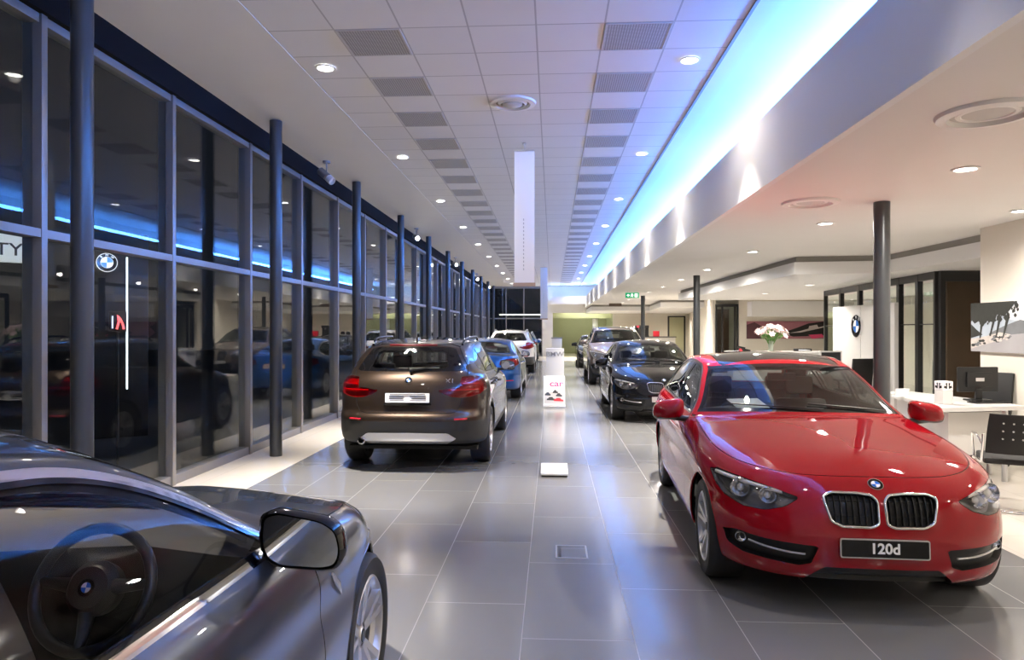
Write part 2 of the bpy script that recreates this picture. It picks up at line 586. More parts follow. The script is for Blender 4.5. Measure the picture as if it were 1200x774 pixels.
# ------------------------------------------------------------------ car fittings
def make_wheel(parent, x, y, s, r, w, rim, m, spokes=5, double=True, name='wheel', steer=0.0):
    """s = +1 when the outer face looks to +y; the rim mesh is the wheel itself, tyre and disc hang on it"""
    mb = MB(); w2 = w / 2
    ax = (0, s, 0)
    mb.lathe([(rim * 0.93, -w2 * 0.9), (rim, -w2 * 0.8), (rim * 0.9, -w2 * 0.6), (rim * 0.86, w2 * 0.55), (rim * 0.95, w2 * 0.78), (rim, w2 * 0.82), (rim * 1.01, w2 * 0.9), (rim * 0.965, w2 * 0.96), (rim * 0.94, w2 * 0.9), (rim * 0.9, w2 * 0.5)], axis=ax, seg=48)
    face = w2 * 0.94
    mb.lathe([(0.0, face * 0.78), (rim * 0.12, face * 0.78), (rim * 0.15, face * 0.72), (rim * 0.30, face * 0.62), (rim * 0.34, face * 0.3), (rim * 0.3, 0)], axis=ax, seg=24)
    X, Z = Vector((1, 0, 0)), Vector((0, 0, 1)); A = Vector(ax)
    offs = (-0.15, 0.15) if double else (0.0,)
    for k in range(spokes):
        a = PI / 2 + 2 * PI * k / spokes
        for da in offs:
            b0 = a + da * 0.9; b1 = a + da * 1.25
            d0 = X * math.cos(b0) + Z * math.sin(b0); d1 = X * math.cos(b1) + Z * math.sin(b1)
            t0 = A.cross(d0); t1 = A.cross(d1)
            h0, h1 = (0.075 * rim, 0.085 * rim) if double else (0.12 * rim, 0.17 * rim)
            vs = []
            for rr, d, t, h, yo in ((rim * 0.2, d0, t0, h0, face * 0.74), (rim * 0.55, (d0 + d1).normalized(), (t0 + t1).normalized(), h0 * 0.95, face * 0.86), (rim * 0.95, d1, t1, h1, face * 0.98)):
                for sx, dz in ((-1.15, -0.03), (-0.8, 0), (0.8, 0), (1.15, -0.03)):
                    vs.append(d * rr + t * h * sx + A * (yo + dz))
            fs = []
            for i in range(2):
                for j in range(3): fs.append([i * 4 + j, i * 4 + j + 1, i * 4 + j + 5, i * 4 + j + 4])
            mb.add(vs, fs)
    o = mb.build(name, m['alloy'], parent, 30, (x, y, r), recalc=False)
    if steer: o.rotation_euler.z = steer
    t = MB().lathe([(rim * 0.97, -w2 * 0.85), (rim * 1.05, -w2 * 0.98), (r * 0.93, -w2), (r * 0.985, -w2 * 0.86), (r, -w2 * 0.6), (r, w2 * 0.6), (r * 0.985, w2 * 0.86), (r * 0.93, w2), (rim * 1.06, w2 * 1.0), (rim * 0.985, w2 * 0.88)], axis=ax, seg=56)
    t.build('tyre', m['tyre'], o, 40)
    MB().lathe([(rim * 0.25, 0.01), (rim * 0.78, 0.01), (rim * 0.78, -0.02), (rim * 0.25, -0.02)], axis=ax, seg=32).build('brake_disc', m['steel'], o)
    MB().lathe([(0, face * 0.80 + 0.004), (rim * 0.11, face * 0.80 + 0.002), (rim * 0.115, face * 0.76)], axis=ax, seg=20).build('hub_cap', m['blackplastic'], o)
    return o

def make_roundel(name, parent, M, r, m, letters=False, depth=0.004):
    """round emblem: chrome rim, black ring, blue and white quarters; lies in local xy facing +z of M"""
    mb = MB(); n = 40
    T = lambda x, y, z: M @ Vector((x, y, z))
    def ring(r0, r1, z, mi):
        vs = []
        for i in range(n):
            a = 2 * PI * i / n
            vs += [T(r0 * math.cos(a), r0 * math.sin(a), z), T(r1 * math.cos(a), r1 * math.sin(a), z)]
        mb.add(vs, [[2 * i, 2 * i + 1, (2 * i + 3) % (2 * n), (2 * i + 2) % (2 * n)] for i in range(n)], mi)
    def wall(r0, z0, z1, mi):
        vs = []
        for i in range(n):
            a = 2 * PI * i / n
            vs += [T(r0 * math.cos(a), r0 * math.sin(a), z0), T(r0 * math.cos(a), r0 * math.sin(a), z1)]
        mb.add(vs, [[2 * i, (2 * i + 2) % (2 * n), (2 * i + 3) % (2 * n), 2 * i + 1] for i in range(n)], mi)
    d = depth
    wall(r, -d * 3, d, 0); ring(0.94 * r, r, d, 0); ring(0.60 * r, 0.94 * r, d * 0.9, 1); ring(0.56 * r, 0.60 * r, d, 0)
    for q in range(4):
        vs = [T(0, 0, d)]
        for i in range(11):
            a = PI / 2 * q + PI / 2 * i / 10
            vs.append(T(0.56 * r * math.cos(a), 0.56 * r * math.sin(a), d))
        mb.add(vs, [[0, i, i + 1] for i in range(1, 11)], 2 if q % 2 else 3)
    o = mb.build(name, [m['chrome'], m['gloss_black'], m['white_enamel'], m['blue_enamel']], parent, 30)
    if letters:
        for ch, a in (('B', 132), ('M', 90), ('W', 48)):
            a = math.radians(a)
            L = M @ Matrix.Translation((0.77 * r * math.cos(a), 0.77 * r * math.sin(a), d)) @ Matrix.Rotation(a - PI / 2, 4, 'Z')
            text_obj('lettering', ch, 0.34 * r, m['white_enamel'], o, L, 0.001)
    return o

def make_mirror(c, parent, x, z, yb, s, m, paint, size=1.0, lower='blackplastic'):
    """door mirror on side s at (x,z); yb is the body half width there; glass looks back (-x)"""
    k = size
    out = [(-.085, -.045), (-.10, 0.0), (-.096, .072), (-.06, .084), (.06, .062), (.10, .035), (.112, -.02), (.10, -.062), (.06, -.07), (-.05, -.064)]
    out = round_poly([(a * 1.05 * k, b * 1.0 * k) for a, b in out], 0.02 * k, 3)
    cy = yb + 0.145 * k; n = len(out)
    lay = [(0.0, 0.93, 0.0), (0.008, 1.0, 0.0), (0.05, 0.98, 0.0), (0.085, 0.86, -0.002), (0.11, 0.62, -0.006), (0.122, 0.3, -0.01)]
    vs = []
    for dx, sc, dz in lay:
        for a, b in out: vs.append((x + dx * k, s * (cy + a * sc), z + b * sc + dz * k))
    fs = []
    for i in range(len(lay) - 1):
        for j in range(n):
            q = [i * n + j, i * n + (j + 1) % n, (i + 1) * n + (j + 1) % n, (i + 1) * n + j]
            fs.append(q)
    fs.append([(len(lay) - 1) * n + j for j in range(n)])
    mb = MB().add(vs, fs)
    mi = []
    for f in mb.f:
        zz = sum(mb.v[i][2] for i in f) / len(f)
        mi.append(1 if zz < z - 0.042 * k else 0)
    mb.m = mi
    o = mb.build('wing_mirror', [paint, m[lower]], parent, 50, recalc=True)
    g = MB().add([(x + 0.004, s * (cy + a * 0.88), z + b * 0.86) for a, b in out] + [(x + 0.012, s * (cy + a * 0.93), z + b * 0.93) for a, b in out],
                 [list(range(n))] + [[j, (j + 1) % n, n + (j + 1) % n, n + j] for j in range(n)])
    g.build('mirror_glass', m['mirror'], o, 30, recalc=True)
    b = MB()
    b.tube([(x + 0.05 * k, s * (yb - 0.03), z - 0.065 * k), (x + 0.055 * k, s * (yb + 0.03), z - 0.06 * k), (x + 0.055 * k, s * (cy + 0.02), z - 0.045 * k)], [0.026 * k, 0.022 * k, 0.02 * k], 10)
    b.build('mirror_arm', m[lower], o, 50)
    return o

def plate(c, parent, o, nrm, w, h, m, base, border, text=None, tcol=None, tsize=0.07, name='number_plate', up=(0, 0, 1)):
    n = Vector(nrm).normalized(); ex = Vector(up).cross(n).normalized(); ey = n.cross(ex)
    M = basis(o, ex, ey)
    mb = MB()
    P = round_poly([(-w/2, -h/2), (w/2, -h/2), (w/2, h/2), (-w/2, h/2)], 0.012, 3)
    mb.prism(P, 0.010, M.translation, ex, ey, 1)
    P2_ = round_poly([(-w/2+.007, -h/2+.007), (w/2-.007, -h/2+.007), (w/2-.007, h/2-.007), (-w/2+.007, h/2-.007)], 0.008, 3)
    mb.prism(P2_, 0.002, M @ Vector((0, 0, 0.0095)), ex, ey, 0)
    ob = mb.build(name, [base, border], parent, 30, recalc=True)
    if text:
        text_obj('lettering', text, tsize, tcol, ob, M @ Matrix.Translation((0, 0, 0.0125)), 0.0006, bold=0.0022)
    return ob, M

def seat(mb, x, y, w=0.50, m=0, back=0.62, base=0.32):
    mb.box((x + 0.02, y, base), (0.50, w, 0.16), m, Matrix.Rotation(-0.12, 4, 'Y'), 0.05)
    mb.box((x - 0.27, y, base + back * 0.5 + 0.03), (0.13, w * 0.94, back), m, Matrix.Rotation(-0.30, 4, 'Y'), 0.055)
    mb.box((x - 0.385, y, base + back + 0.14), (0.09, 0.26, 0.17), m, Matrix.Rotation(-0.2, 4, 'Y'), 0.04)
    for s in (-0.07, 0.07): mb.cyl((x - 0.37, y + s, base + back - 0.02), (x - 0.385, y + s, base + back + 0.1), 0.007, seg=8, m=m)

def interior(c, root, m, sp, full=True, trim='trim'):
    ix = sp['int']
    fx, rx, W = ix['fx'], ix['rx'], ix['w']
    # floor pan + firewall + parcel
    zc = ix['dash_z']
    d = MB()
    xc = ix['dash_x']                                       # forward end of the dash under the screen
    D = ix.get('dash_d', 0.58) - 0.58
    prof = [(xc, zc - 0.05), (xc, zc), (xc - 0.25, zc + 0.012), (xc - 0.48 - D, zc + 0.005), (xc - 0.56 - D, zc - 0.03), (xc - 0.58 - D, zc - 0.10), (xc - 0.54 - D, zc - 0.22), (xc - 0.50 - D, zc - 0.45), (xc, zc - 0.45)]
    n = len(prof); ys = [-1, -0.9, -0.62, -0.3, 0, 0.3, 0.62, 0.9, 1]; vs = []
    for yy in ys:
        b = 0.035 * math.exp(-((yy + 0.55) / 0.3) ** 2)       # cowl over the instruments (right-hand drive)
        ins = (abs(yy) ** 4) * 0.14
        for a, z in prof:
            zz = z + (b if z > zc - 0.06 and a < xc - 0.2 else 0)
            vs.append((a - (ins if a > xc - 0.1 else 0), yy * (W - 0.05 - (0.10 if a > xc - 0.1 else 0)), zz))
    fs = []
    for i in range(len(ys) - 1):
        for j in range(n): fs.append([i * n + j, i * n + (j + 1) % n, (i + 1) * n + (j + 1) % n, (i + 1) * n + j])
    d.add(vs, fs)
    d.m = [0 if sum(d.v[i][2] for i in f) / len(f) > zc - 0.045 else 1 for f in d.f]  # top coloured paler as if lit, front blackened as if in shade
    d.build('dashboard', [m['dash'], m['dash_low']], root, 40, recalc=True)
    # steering wheel (right-hand drive: -y)
    sx, sy, sz = ix['wheel']
    ax = Vector((-0.92, 0, 0.40)).normalized(); ex, ey, ez = frame(ax, (0, 1, 0))
    st = MB(); R = ix.get('wheel_r', 0.172); o = Vector((sx, sy, sz))
    if ey.z < 0: ey = -ey; ex = -ex
    st.tube([o + (ex * math.cos(2*PI*i/40) + ey * math.sin(2*PI*i/40)) * R for i in range(40)], 0.016, 10, True)
    st.lathe([(0, 0.03), (0.055, 0.025), (0.075, 0.0), (0.07, -0.04), (0.03, -0.06), (0.03, -0.25)], o, ax, 24)
    for a in (0.1, PI - 0.1, -PI / 2):
        dv = ex * math.cos(a) + ey * math.sin(a)
        st.tube([o + dv * 0.06, o + dv * 0.12 - ax * 0.005, o + dv * R], [0.022, 0.016, 0.014], 8)
    sw = st.build('steering_wheel', m['leather'], root, 45)
    make_roundel('emblem', sw, basis(o + ax * 0.03, ex, ey), 0.024, m, depth=0.002)
    for y in (-0.37, 0.37):
        s = MB(); seat(s, ix['seat_x'], y, m=0, base=ix['seat_z'], back=ix.get('back', 0.60)); s.build('seat', m['seat'], root, 45)
    s = MB()
    s.box((ix['bench_x'], 0, ix['seat_z'] + 0.02), (0.5, 1.2, 0.16), 0, None, 0.05)
    s.box((ix['bench_x'] - 0.33, 0, ix['seat_z'] + 0.32), (0.14, 1.2, 0.58), 0, Matrix.Rotation(-0.35, 4, 'Y'), 0.05)
    for y in (-0.4, 0.4): s.box((ix['bench_x'] - 0.45, y, ix['seat_z'] + 0.66), (0.08, 0.26, 0.15), 0, Matrix.Rotation(-0.2, 4, 'Y'), 0.035)
    s.build('rear_bench', m['seat'], root, 45)
    f = MB(); f.b2((rx, -W + 0.06, 0.22), (fx, W - 0.06, 0.26)); f.b2((xc - 0.02, -W + 0.08, 0.26), (xc + 0.02, W - 0.08, zc - 0.06))
    f.b2((-0.1, -0.12, 0.26), (xc - 0.4, 0.12, ix['seat_z'] + 0.18)); f.build('cabin_floor', m['carpet'], root)
    # mirror on the windscreen
    p, nn = c.ray((ix['rear_view'], 0, 4), (0, 0, -1))
    q = MB(); q.box((p.x - 0.10, 0, p.z - 0.09), (0.03, 0.23, 0.065), 0, None, 0.012); q.cyl((p.x - 0.08, 0, p.z - 0.07), (p.x, 0, p.z - 0.012), 0.011, seg=8)
    q.build('rear_view_mirror', m['blackplastic'], root, 40)
# ------------------------------------------------------------------ body shapes (x forward from mid wheelbase, z up, half widths)
HATCH = dict(type='hatch', wb=2.69, tyre_r=0.317, tyre_w=0.225, rim=0.228, arch_r=0.352, track=0.738,
    levels=[
        dict(w=0.79, xf=1.95, nf=3.0, xr=-2.08, nr=3, x0f=1.12, x0r=-1.35, z=[(-2.2, .30), (-1.2, .21), (1.2, .20), (2.0, .20)]),
        dict(w=0.85, xf=2.045, nf=3.0, xr=-2.17, nr=3, x0f=1.12, x0r=-1.35, z=[(-2.2, .34), (-1.2, .25), (1.2, .235), (2.0, .225)]),
        dict(w=0.880, xf=2.095, nf=3.0, xr=-2.21, nr=3, x0f=1.12, x0r=-1.35, z=[(-2.2, .47), (-1.2, .40), (1.2, .38), (2.1, .36)]),
        dict(w=0.882, xf=2.105, nf=3.0, xr=-2.22, nr=3, x0f=1.12, x0r=-1.35, z=[(-2.2, .60), (-1.2, .55), (1.2, .52), (2.1, .47)]),
        dict(w=0.872, xf=2.085, nf=3.0, xr=-2.20, nr=3, x0f=1.12, x0r=-1.35, z=[(-2.2, .70), (-1.2, .68), (1.2, .64), (2.1, .58)]),
        dict(w=0.880, xf=2.055, nf=2.8, xr=-2.16, nr=3, x0f=1.08, x0r=-1.35, z=[(-2.2, .82), (-1.2, .79), (0.5, .765), (1.345, .72), (2.1, .68)]),
        dict(w=0.862, xf=2.005, nf=2.8, xr=-2.11, nr=3, x0f=1.02, x0r=-1.35, z=[(-2.2, .94), (-1.2, .90), (0.5, .865), (1.345, .79), (2.0, .735)]),
        dict(w=0.800, xf=1.945, nf=2.8, xr=-2.05, nr=2.8, x0f=0.95, x0r=-1.30, z=[(-2.2, 1.05), (-1.2, 1.005), (0.45, .955), (1.0, .895), (1.5, .825), (1.9, .778)]),
    ],
    cowl_x=0.50, head_x=-0.16, rroof_x=-1.62,
    rail=[(0.32, .715, 1.075), (0.08, .645, 1.225), (-0.16, .595, 1.325), (-0.55, .600, 1.372), (-1.1, .585, 1.355), (-1.62, .565, 1.275), (-1.80, .60, 1.17)],
    centre=dict(hood=[(1.78, .845), (1.45, .905), (1.1, .955)], cowl=(0.80, .995), ws=[(0.42, 1.20)], head=(0.06, 1.365), roof=[(-0.2, 1.408), (-0.55, 1.421), (-1.1, 1.405)], rroof=(-1.82, 1.335), rear=[(-1.94, 1.20)]),
    dlo=[(0.40, .985), (0.20, 1.115), (-0.06, 1.248), (-0.22, 1.298), (-0.55, 1.328), (-1.05, 1.312), (-1.42, 1.240), (-1.66, 1.10), (-1.62, 1.065), (-1.45, 1.035), (-0.4, 1.01)], dlo_r=0.012,
    bpillar=(-0.44, 0.035), qpillar=(-1.28, 0.02), trim_w=0.016, trim='blackplastic',
    fdoor=[(0.72, .33), (0.715, .60), (0.66, .84), (0.42, .96), (-0.44, 1.0), (-0.44, .33)],
    rdoor=[(-0.44, .33), (-0.44, 1.0), (-1.50, 1.045), (-1.36, .88), (-1.20, .72), (-1.02, .55), (-0.94, .33)],
    handles=[(-0.26, .845), (-1.22, .875)], mirror_size=1.12, mirror=(0.40, .985, .80),
    kidney=[(.022, .555), (.018, .675), (.045, .703), (.12, .711), (.255, .711), (.297, .692), (.296, .665), (.268, .565), (.215, .540), (.06, .538)], slats=8,
    headlight=[(.435, .672), (.50, .628), (.60, .598), (.70, .598), (.775, .632), (.808, .68), (.822, .738), (.79, .748), (.70, .735), (.55, .705)],
    lamps=[(.575, .668, .048), (.705, .685, .058)], brow=[(.50, .700), (.70, .730), (.81, .742)],
    intakes=[[(.345, .415), (.375, .33), (.43, .312), (.70, .33), (.765, .36), (.78, .42), (.74, .440), (.60, .425)],
             [(-.05, .30), (.30, .30), (.375, .235), (.40, .2), (-.05, .2)], ],
    fogs=[(.715, .40, .032)], blade=[(.40, .37), (.52, .375), (.68, .40)], fplate=(.428, .465),
    fbumper=1.72, fb_top=0.60, hood_logo=(1.985, .082),
    tail=[(.46, .80), (.46, .90), (.62, .945), (.80, .95), (.84, .86), (.82, .79), (.65, .77)],
    rglass=[(-.1, 1.295), (.47, 1.27), (.56, 1.12), (.58, 1.065), (.5, 1.045), (-.1, 1.05)],
    tailgate=[(-.1, .62), (.50, .62), (.58, .75), (.60, 1.04), (.56, 1.20), (.50, 1.30), (-.1, 1.325)],
    rplate=(.66, .52), rlogo=.94, rbumper=-1.75,
    sunroof=[(.01, -.1), (.01, .47), (-.05, .50), (-.78, .50), (-.82, .46), (-.82, -.1)],
    int=dict(fx=0.75, rx=-1.8, w=0.80, dash_z=.96, dash_x=.66, wheel=(0.13, -0.37, .885), seat_x=-0.38, seat_z=.40, bench_x=-1.15, rear_view=0.16, back=.56))

SUV = dict(type='hatch', wb=2.76, tyre_r=0.345, tyre_w=0.235, rim=0.232, arch_r=0.385, track=0.765,
    levels=[
        dict(w=0.80, xf=1.98, nf=2.8, xr=-2.13, nr=3.4, x0f=1.15, x0r=-1.45, z=[(-2.3, .33), (-1.2, .27), (1.2, .26), (2.0, .27)]),
        dict(w=0.87, xf=2.10, nf=2.8, xr=-2.22, nr=3.4, x0f=1.15, x0r=-1.45, z=[(-2.3, .38), (-1.2, .31), (1.2, .30), (2.0, .31)]),
        dict(w=0.892, xf=2.17, nf=2.7, xr=-2.265, nr=3.4, x0f=1.15, x0r=-1.45, z=[(-2.3, .50), (-1.2, .45), (1.2, .44), (2.1, .46)]),
        dict(w=0.895, xf=2.175, nf=2.7, xr=-2.265, nr=3.4, x0f=1.15, x0r=-1.45, z=[(-2.3, .62), (-1.2, .60), (1.2, .58), (2.1, .56)]),
        dict(w=0.888, xf=2.15, nf=2.7, xr=-2.215, nr=3.4, x0f=1.15, x0r=-1.45, z=[(-2.3, .70), (-1.2, .72), (1.2, .70), (2.1, .66)]),
        dict(w=0.895, xf=2.115, nf=2.6, xr=-2.205, nr=3.4, x0f=1.1, x0r=-1.45, z=[(-2.3, .84), (-1.2, .83), (0.5, .82), (1.38, .79), (2.1, .76)]),
        dict(w=0.880, xf=2.06, nf=2.5, xr=-2.175, nr=3.4, x0f=1.05, x0r=-1.45, z=[(-2.3, 1.0), (-1.2, .97), (0.5, .94), (1.38, .87), (2.0, .82)]),
        dict(w=0.815, xf=2.00, nf=2.5, xr=-2.10, nr=3.2, x0f=0.98, x0r=-1.40, z=[(-2.3, 1.125), (-1.2, 1.085), (0.5, 1.04), (1.0, .985), (1.5, .915), (1.95, .865)]),
    ],
    cowl_x=0.55, head_x=-0.08, rroof_x=-1.70,
    rail=[(0.38, .735, 1.155), (0.15, .67, 1.315), (-0.08, .62, 1.415), (-0.5, .63, 1.475), (-1.1, .62, 1.47), (-1.70, .58, 1.405), (-1.87, .64, 1.27)],
    centre=dict(hood=[(1.82, .93), (1.45, .99), (1.1, 1.035)], cowl=(0.83, 1.075), ws=[(0.46, 1.285)], head=(0.12, 1.455), roof=[(-0.15, 1.505), (-0.55, 1.53), (-1.1, 1.52)], rroof=(-1.88, 1.455), rear=[(-1.99, 1.30)]),
    dlo=[(0.45, 1.07), (0.25, 1.205), (0.02, 1.335), (-0.14, 1.388), (-0.5, 1.43), (-1.05, 1.425), (-1.48, 1.37), (-1.74, 1.22), (-1.72, 1.165), (-1.5, 1.12), (-0.4, 1.09)], dlo_r=0.012,
    bpillar=(-0.42, 0.035), qpillar=(-1.30, 0.02), trim_w=0.018, trim='blackplastic',
    fdoor=[(0.74, .40), (0.735, .65), (0.68, .92), (0.46, 1.045), (-0.42, 1.08), (-0.42, .40)],
    rdoor=[(-0.42, .40), (-0.42, 1.08), (-1.55, 1.125), (-1.38, .95), (-1.22, .80), (-1.04, .62), (-0.96, .40)],
    handles=[(-0.24, .925), (-1.22, .955)], mirror=(0.46, 1.09, .82),
    kidney=[(.022, .63), (.018, .80), (.05, .842), (.12, .852), (.24, .85), (.275, .825), (.272, .79), (.245, .65), (.20, .62), (.06, .617)], slats=7,
    headlight=[(.40, .735), (.50, .69), (.62, .672), (.74, .695), (.80, .76), (.845, .872), (.80, .88), (.70, .865), (.55, .845), (.42, .815)],
    lamps=[(.54, .772, .055), (.70, .785, .062)], brow=[(.43, .815), (.60, .848), (.835, .872)],
    intakes=[[(.50, .52), (.52, .43), (.60, .40), (.78, .43), (.81, .52), (.76, .56)], [(-.05, .55), (.40, .55), (.44, .44), (.36, .40), (-.05, .40)]],
    fogs=[(.70, .48, .042)], blade=[], fplate=(.575, .66), fbumper=1.78, fb_top=0.67, hood_logo=(2.03, .082),
    skid=[(-.1, .33), (.44, .33), (.55, .39), (.46, .455), (-.1, .462)],
    tail=[(.355, .925), (.48, .955), (.585, .965), (.60, 1.075), (.70, 1.085), (.80, 1.065), (.865, 1.0), (.865, .94), (.80, .89), (.70, .865), (.60, .855), (.50, .865), (.42, .895)],
    rglass=[(-.1, 1.425), (.44, 1.415), (.50, 1.395), (.60, 1.22), (.635, 1.165), (.60, 1.145), (-.1, 1.14)],
    rclear=[(-.1, 1.38), (.36, 1.375), (.40, 1.35), (.445, 1.20), (.42, 1.18), (-.1, 1.175)],
    tailgate=[(-.1, .675), (.48, .675), (.555, .70), (.60, .78), (.605, .90), (.66, 1.10), (.655, 1.19), (.53, 1.42), (.44, 1.445), (-.1, 1.45)],
    rplate=(.85, .52), rlogo=1.045, rbumper=-1.82, clad=0.045, clad_z=0.40, rclad_z=0.585, rails=True, reflectors=[(.60, .61, .14)],
    sunroof=[(.02, -.1), (.02, .48), (-.04, .50), (-1.3, .48), (-1.34, .44), (-1.34, -.1)],
    int=dict(fx=0.8, rx=-1.9, w=0.82, dash_z=1.04, dash_x=.70, wheel=(0.18, -0.37, .97), seat_x=-0.34, seat_z=.48, bench_x=-1.15, rear_view=0.2, back=.58))

SEDAN = dict(type='sedan', wb=2.968, tyre_r=0.335, tyre_w=0.245, rim=0.242, arch_r=0.372, track=0.795,
    levels=[
        dict(w=0.83, xf=2.14, nf=2.7, xr=-2.46, nr=3.2, x0f=1.2, x0r=-1.5, z=[(-2.6, .30), (-1.2, .20), (1.2, .19), (2.2, .19)]),
        dict(w=0.895, xf=2.25, nf=2.7, xr=-2.55, nr=3.2, x0f=1.2, x0r=-1.5, z=[(-2.6, .34), (-1.2, .24), (1.2, .23), (2.2, .22)]),
        dict(w=0.926, xf=2.31, nf=2.6, xr=-2.59, nr=3.2, x0f=1.2, x0r=-1.5, z=[(-2.6, .48), (-1.2, .42), (1.2, .40), (2.3, .38)]),
        dict(w=0.930, xf=2.315, nf=2.6, xr=-2.595, nr=3.2, x0f=1.2, x0r=-1.5, z=[(-2.6, .62), (-1.2, .57), (1.2, .54), (2.3, .48)]),
        dict(w=0.918, xf=2.29, nf=2.6, xr=-2.57, nr=3.2, x0f=1.2, x0r=-1.5, z=[(-2.6, .72), (-1.2, .70), (1.2, .66), (2.3, .58)]),
        dict(w=0.926, xf=2.25, nf=2.5, xr=-2.55, nr=3.2, x0f=1.15, x0r=-1.5, z=[(-2.6, .84), (-1.2, .815), (0.5, .79), (1.485, .735), (2.3, .66)]),
        dict(w=0.905, xf=2.19, nf=2.5, xr=-2.53, nr=3.2, x0f=1.1, x0r=-1.5, z=[(-2.6, .95), (-1.2, .925), (0.5, .885), (1.485, .82), (2.2, .72)]),
        dict(w=0.845, xf=2.13, nf=2.5, xr=-2.50, nr=3.2, x0f=1.05, x0r=-1.45, z=[(-2.6, 1.06), (-1.2, 1.025), (0.7, .96), (1.2, .915), (1.6, .86), (2.1, .765)]),
    ],
    cowl_x=0.72, head_x=0.02, rroof_x=-1.15, rbase_x=-1.86,
    rail=[(0.56, .765, 1.075), (0.32, .69, 1.225), (0.02, .63, 1.345), (-0.4, .625, 1.395), (-0.8, .62, 1.385), (-1.15, .61, 1.34), (-1.55, .665, 1.19)],
    centre=dict(hood=[(1.95, .845), (1.6, .915), (1.3, .955)], cowl=(1.0, 1.005), ws=[(0.62, 1.22)], head=(0.26, 1.395), roof=[(0.0, 1.44), (-0.4, 1.464), (-0.85, 1.452)], rroof=(-1.30, 1.405), rear=[(-1.68, 1.25)], rbase=(-2.0, 1.10), boot=[(-2.25, 1.098)]),
    dlo=[(0.62, .985), (0.42, 1.12), (0.18, 1.245), (-0.02, 1.308), (-0.4, 1.352), (-0.8, 1.345), (-1.12, 1.29), (-1.45, 1.16), (-1.53, 1.10), (-1.49, 1.058), (-1.3, 1.045), (-0.4, 1.015)], dlo_r=0.010,
    bpillar=(-0.34, 0.045), qpillar=(-1.24, 0.02), trim_w=0.020, trim='chrome',
    fdoor=[(0.86, .33), (0.86, .62), (0.80, .86), (0.64, .965), (-0.34, 1.005), (-0.34, .33)],
    rdoor=[(-0.34, .33), (-0.34, 1.005), (-1.45, 1.055), (-1.38, .92), (-1.22, .76), (-1.08, .58), (-1.0, .33)],
    handles=[(-0.16, .835), (-1.16, .87)], mirror=(0.52, 1.015, .80),
    kidney=[(.022, .53), (.018, .68), (.05, .715), (.12, .722), (.25, .72), (.30, .70), (.29, .66), (.27, .55), (.22, .525), (.06, .522)], slats=9,
    headlight=[(.44, .66), (.55, .60), (.68, .59), (.80, .62), (.86, .70), (.875, .76), (.80, .765), (.65, .74), (.52, .70)],
    lamps=[(.58, .665, .052), (.73, .68, .058)], brow=[(.50, .69), (.70, .74), (.86, .755)],
    intakes=[[(.50, .42), (.52, .32), (.60, .30), (.80, .33), (.84, .40), (.78, .43)], [(-.05, .42), (.40, .42), (.44, .30), (.36, .27), (-.05, .27)]],
    fogs=[(.70, .37, .038)], blade=[], fplate=(.45, .46), fbumper=1.9, fb_top=0.58, hood_logo=(2.16, .082),
    tail=[(.46, .85), (.47, .93), (.60, .97), (.78, .985), (.86, .96), (.885, .86), (.80, .80), (.66, .80)],
    rglass=[(-.1, 1.375), (.50, 1.345), (.58, 1.28), (.665, 1.13), (.64, 1.105), (-.1, 1.125)],
    tailgate=[(-.1, .70), (.56, .70), (.62, .76), (.64, .90), (.66, 1.075), (-.1, 1.2)],
    rplate=(.80, .52), rlogo=1.03, rbumper=-2.0, reflectors=[(.68, .48, .16)],
    int=dict(fx=0.95, rx=-1.9, w=0.86, dash_z=1.0, dash_x=1.0, dash_d=.5, wheel=(0.42, -0.43, .915), wheel_r=.16, seat_x=-0.20, seat_z=.40, bench_x=-1.15, rear_view=0.36, back=.58))

def scaled(sp, sx, sy, sz):
    """the same body stretched: used where another model of the same family stands"""
    import copy
    s = copy.deepcopy(sp)
    for l in s['levels']:
        l['w'] *= sy
        for k in ('xf', 'xr', 'x0f', 'x0r'): l[k] *= sx
        l['z'] = [(a * sx, b * sz) for a, b in l['z']]
    for k in ('wb', 'cowl_x', 'head_x', 'rroof_x', 'rbase_x', 'fbumper', 'rbumper'):
        if k in s: s[k] *= sx
    s['track'] *= sy
    s['rail'] = [(a * sx, b * sy, c * sz) for a, b, c in s['rail']]
    f = lambda p: (p[0] * sx, p[1] * sz)
    s['centre'] = {k: ([f(q) for q in v] if isinstance(v, list) else f(v)) for k, v in s['centre'].items()}
    for k in ('dlo', 'fdoor', 'rdoor', 'handles'): s[k] = [f(q) for q in s[k]]
    for k in ('bpillar', 'qpillar'): s[k] = (s[k][0] * sx, s[k][1])
    s['mirror'] = (s['mirror'][0] * sx, s['mirror'][1] * sz, s['mirror'][2] * sy)
    g = lambda p: (p[0] * sy, p[1] * sz) + tuple(p[2:])
    for k in ('kidney', 'headlight', 'tail', 'rglass', 'rclear', 'tailgate', 'skid', 'brow', 'lamps', 'fogs', 'blade', 'reflectors'):
        if k in s: s[k] = [g(q) for q in s[k]]
    s['intakes'] = [[g(q) for q in p] for p in s['intakes']]
    s['fplate'] = (s['fplate'][0] * sz, s['fplate'][1]); s['rplate'] = (s['rplate'][0] * sz, s['rplate'][1])
    s['rlogo'] *= sz; s['fb_top'] *= sz; s['hood_logo'] = (s['hood_logo'][0] * sx, .082)
    for k in ('clad_z', 'rclad_z'):
        if k in s: s[k] *= sz
    if 'sunroof' in s: s['sunroof'] = [(a * sx, b * sy) for a, b in s['sunroof']]
    i = s['int']
    for k in ('fx', 'rx', 'dash_x', 'seat_x', 'bench_x', 'rear_view'): i[k] *= sx
    i['w'] *= sy; i['dash_z'] *= sz; i['seat_z'] *= sz
    i['wheel'] = (i['wheel'][0] * sx, i['wheel'][1], i['wheel'][2] * sz)
    return s
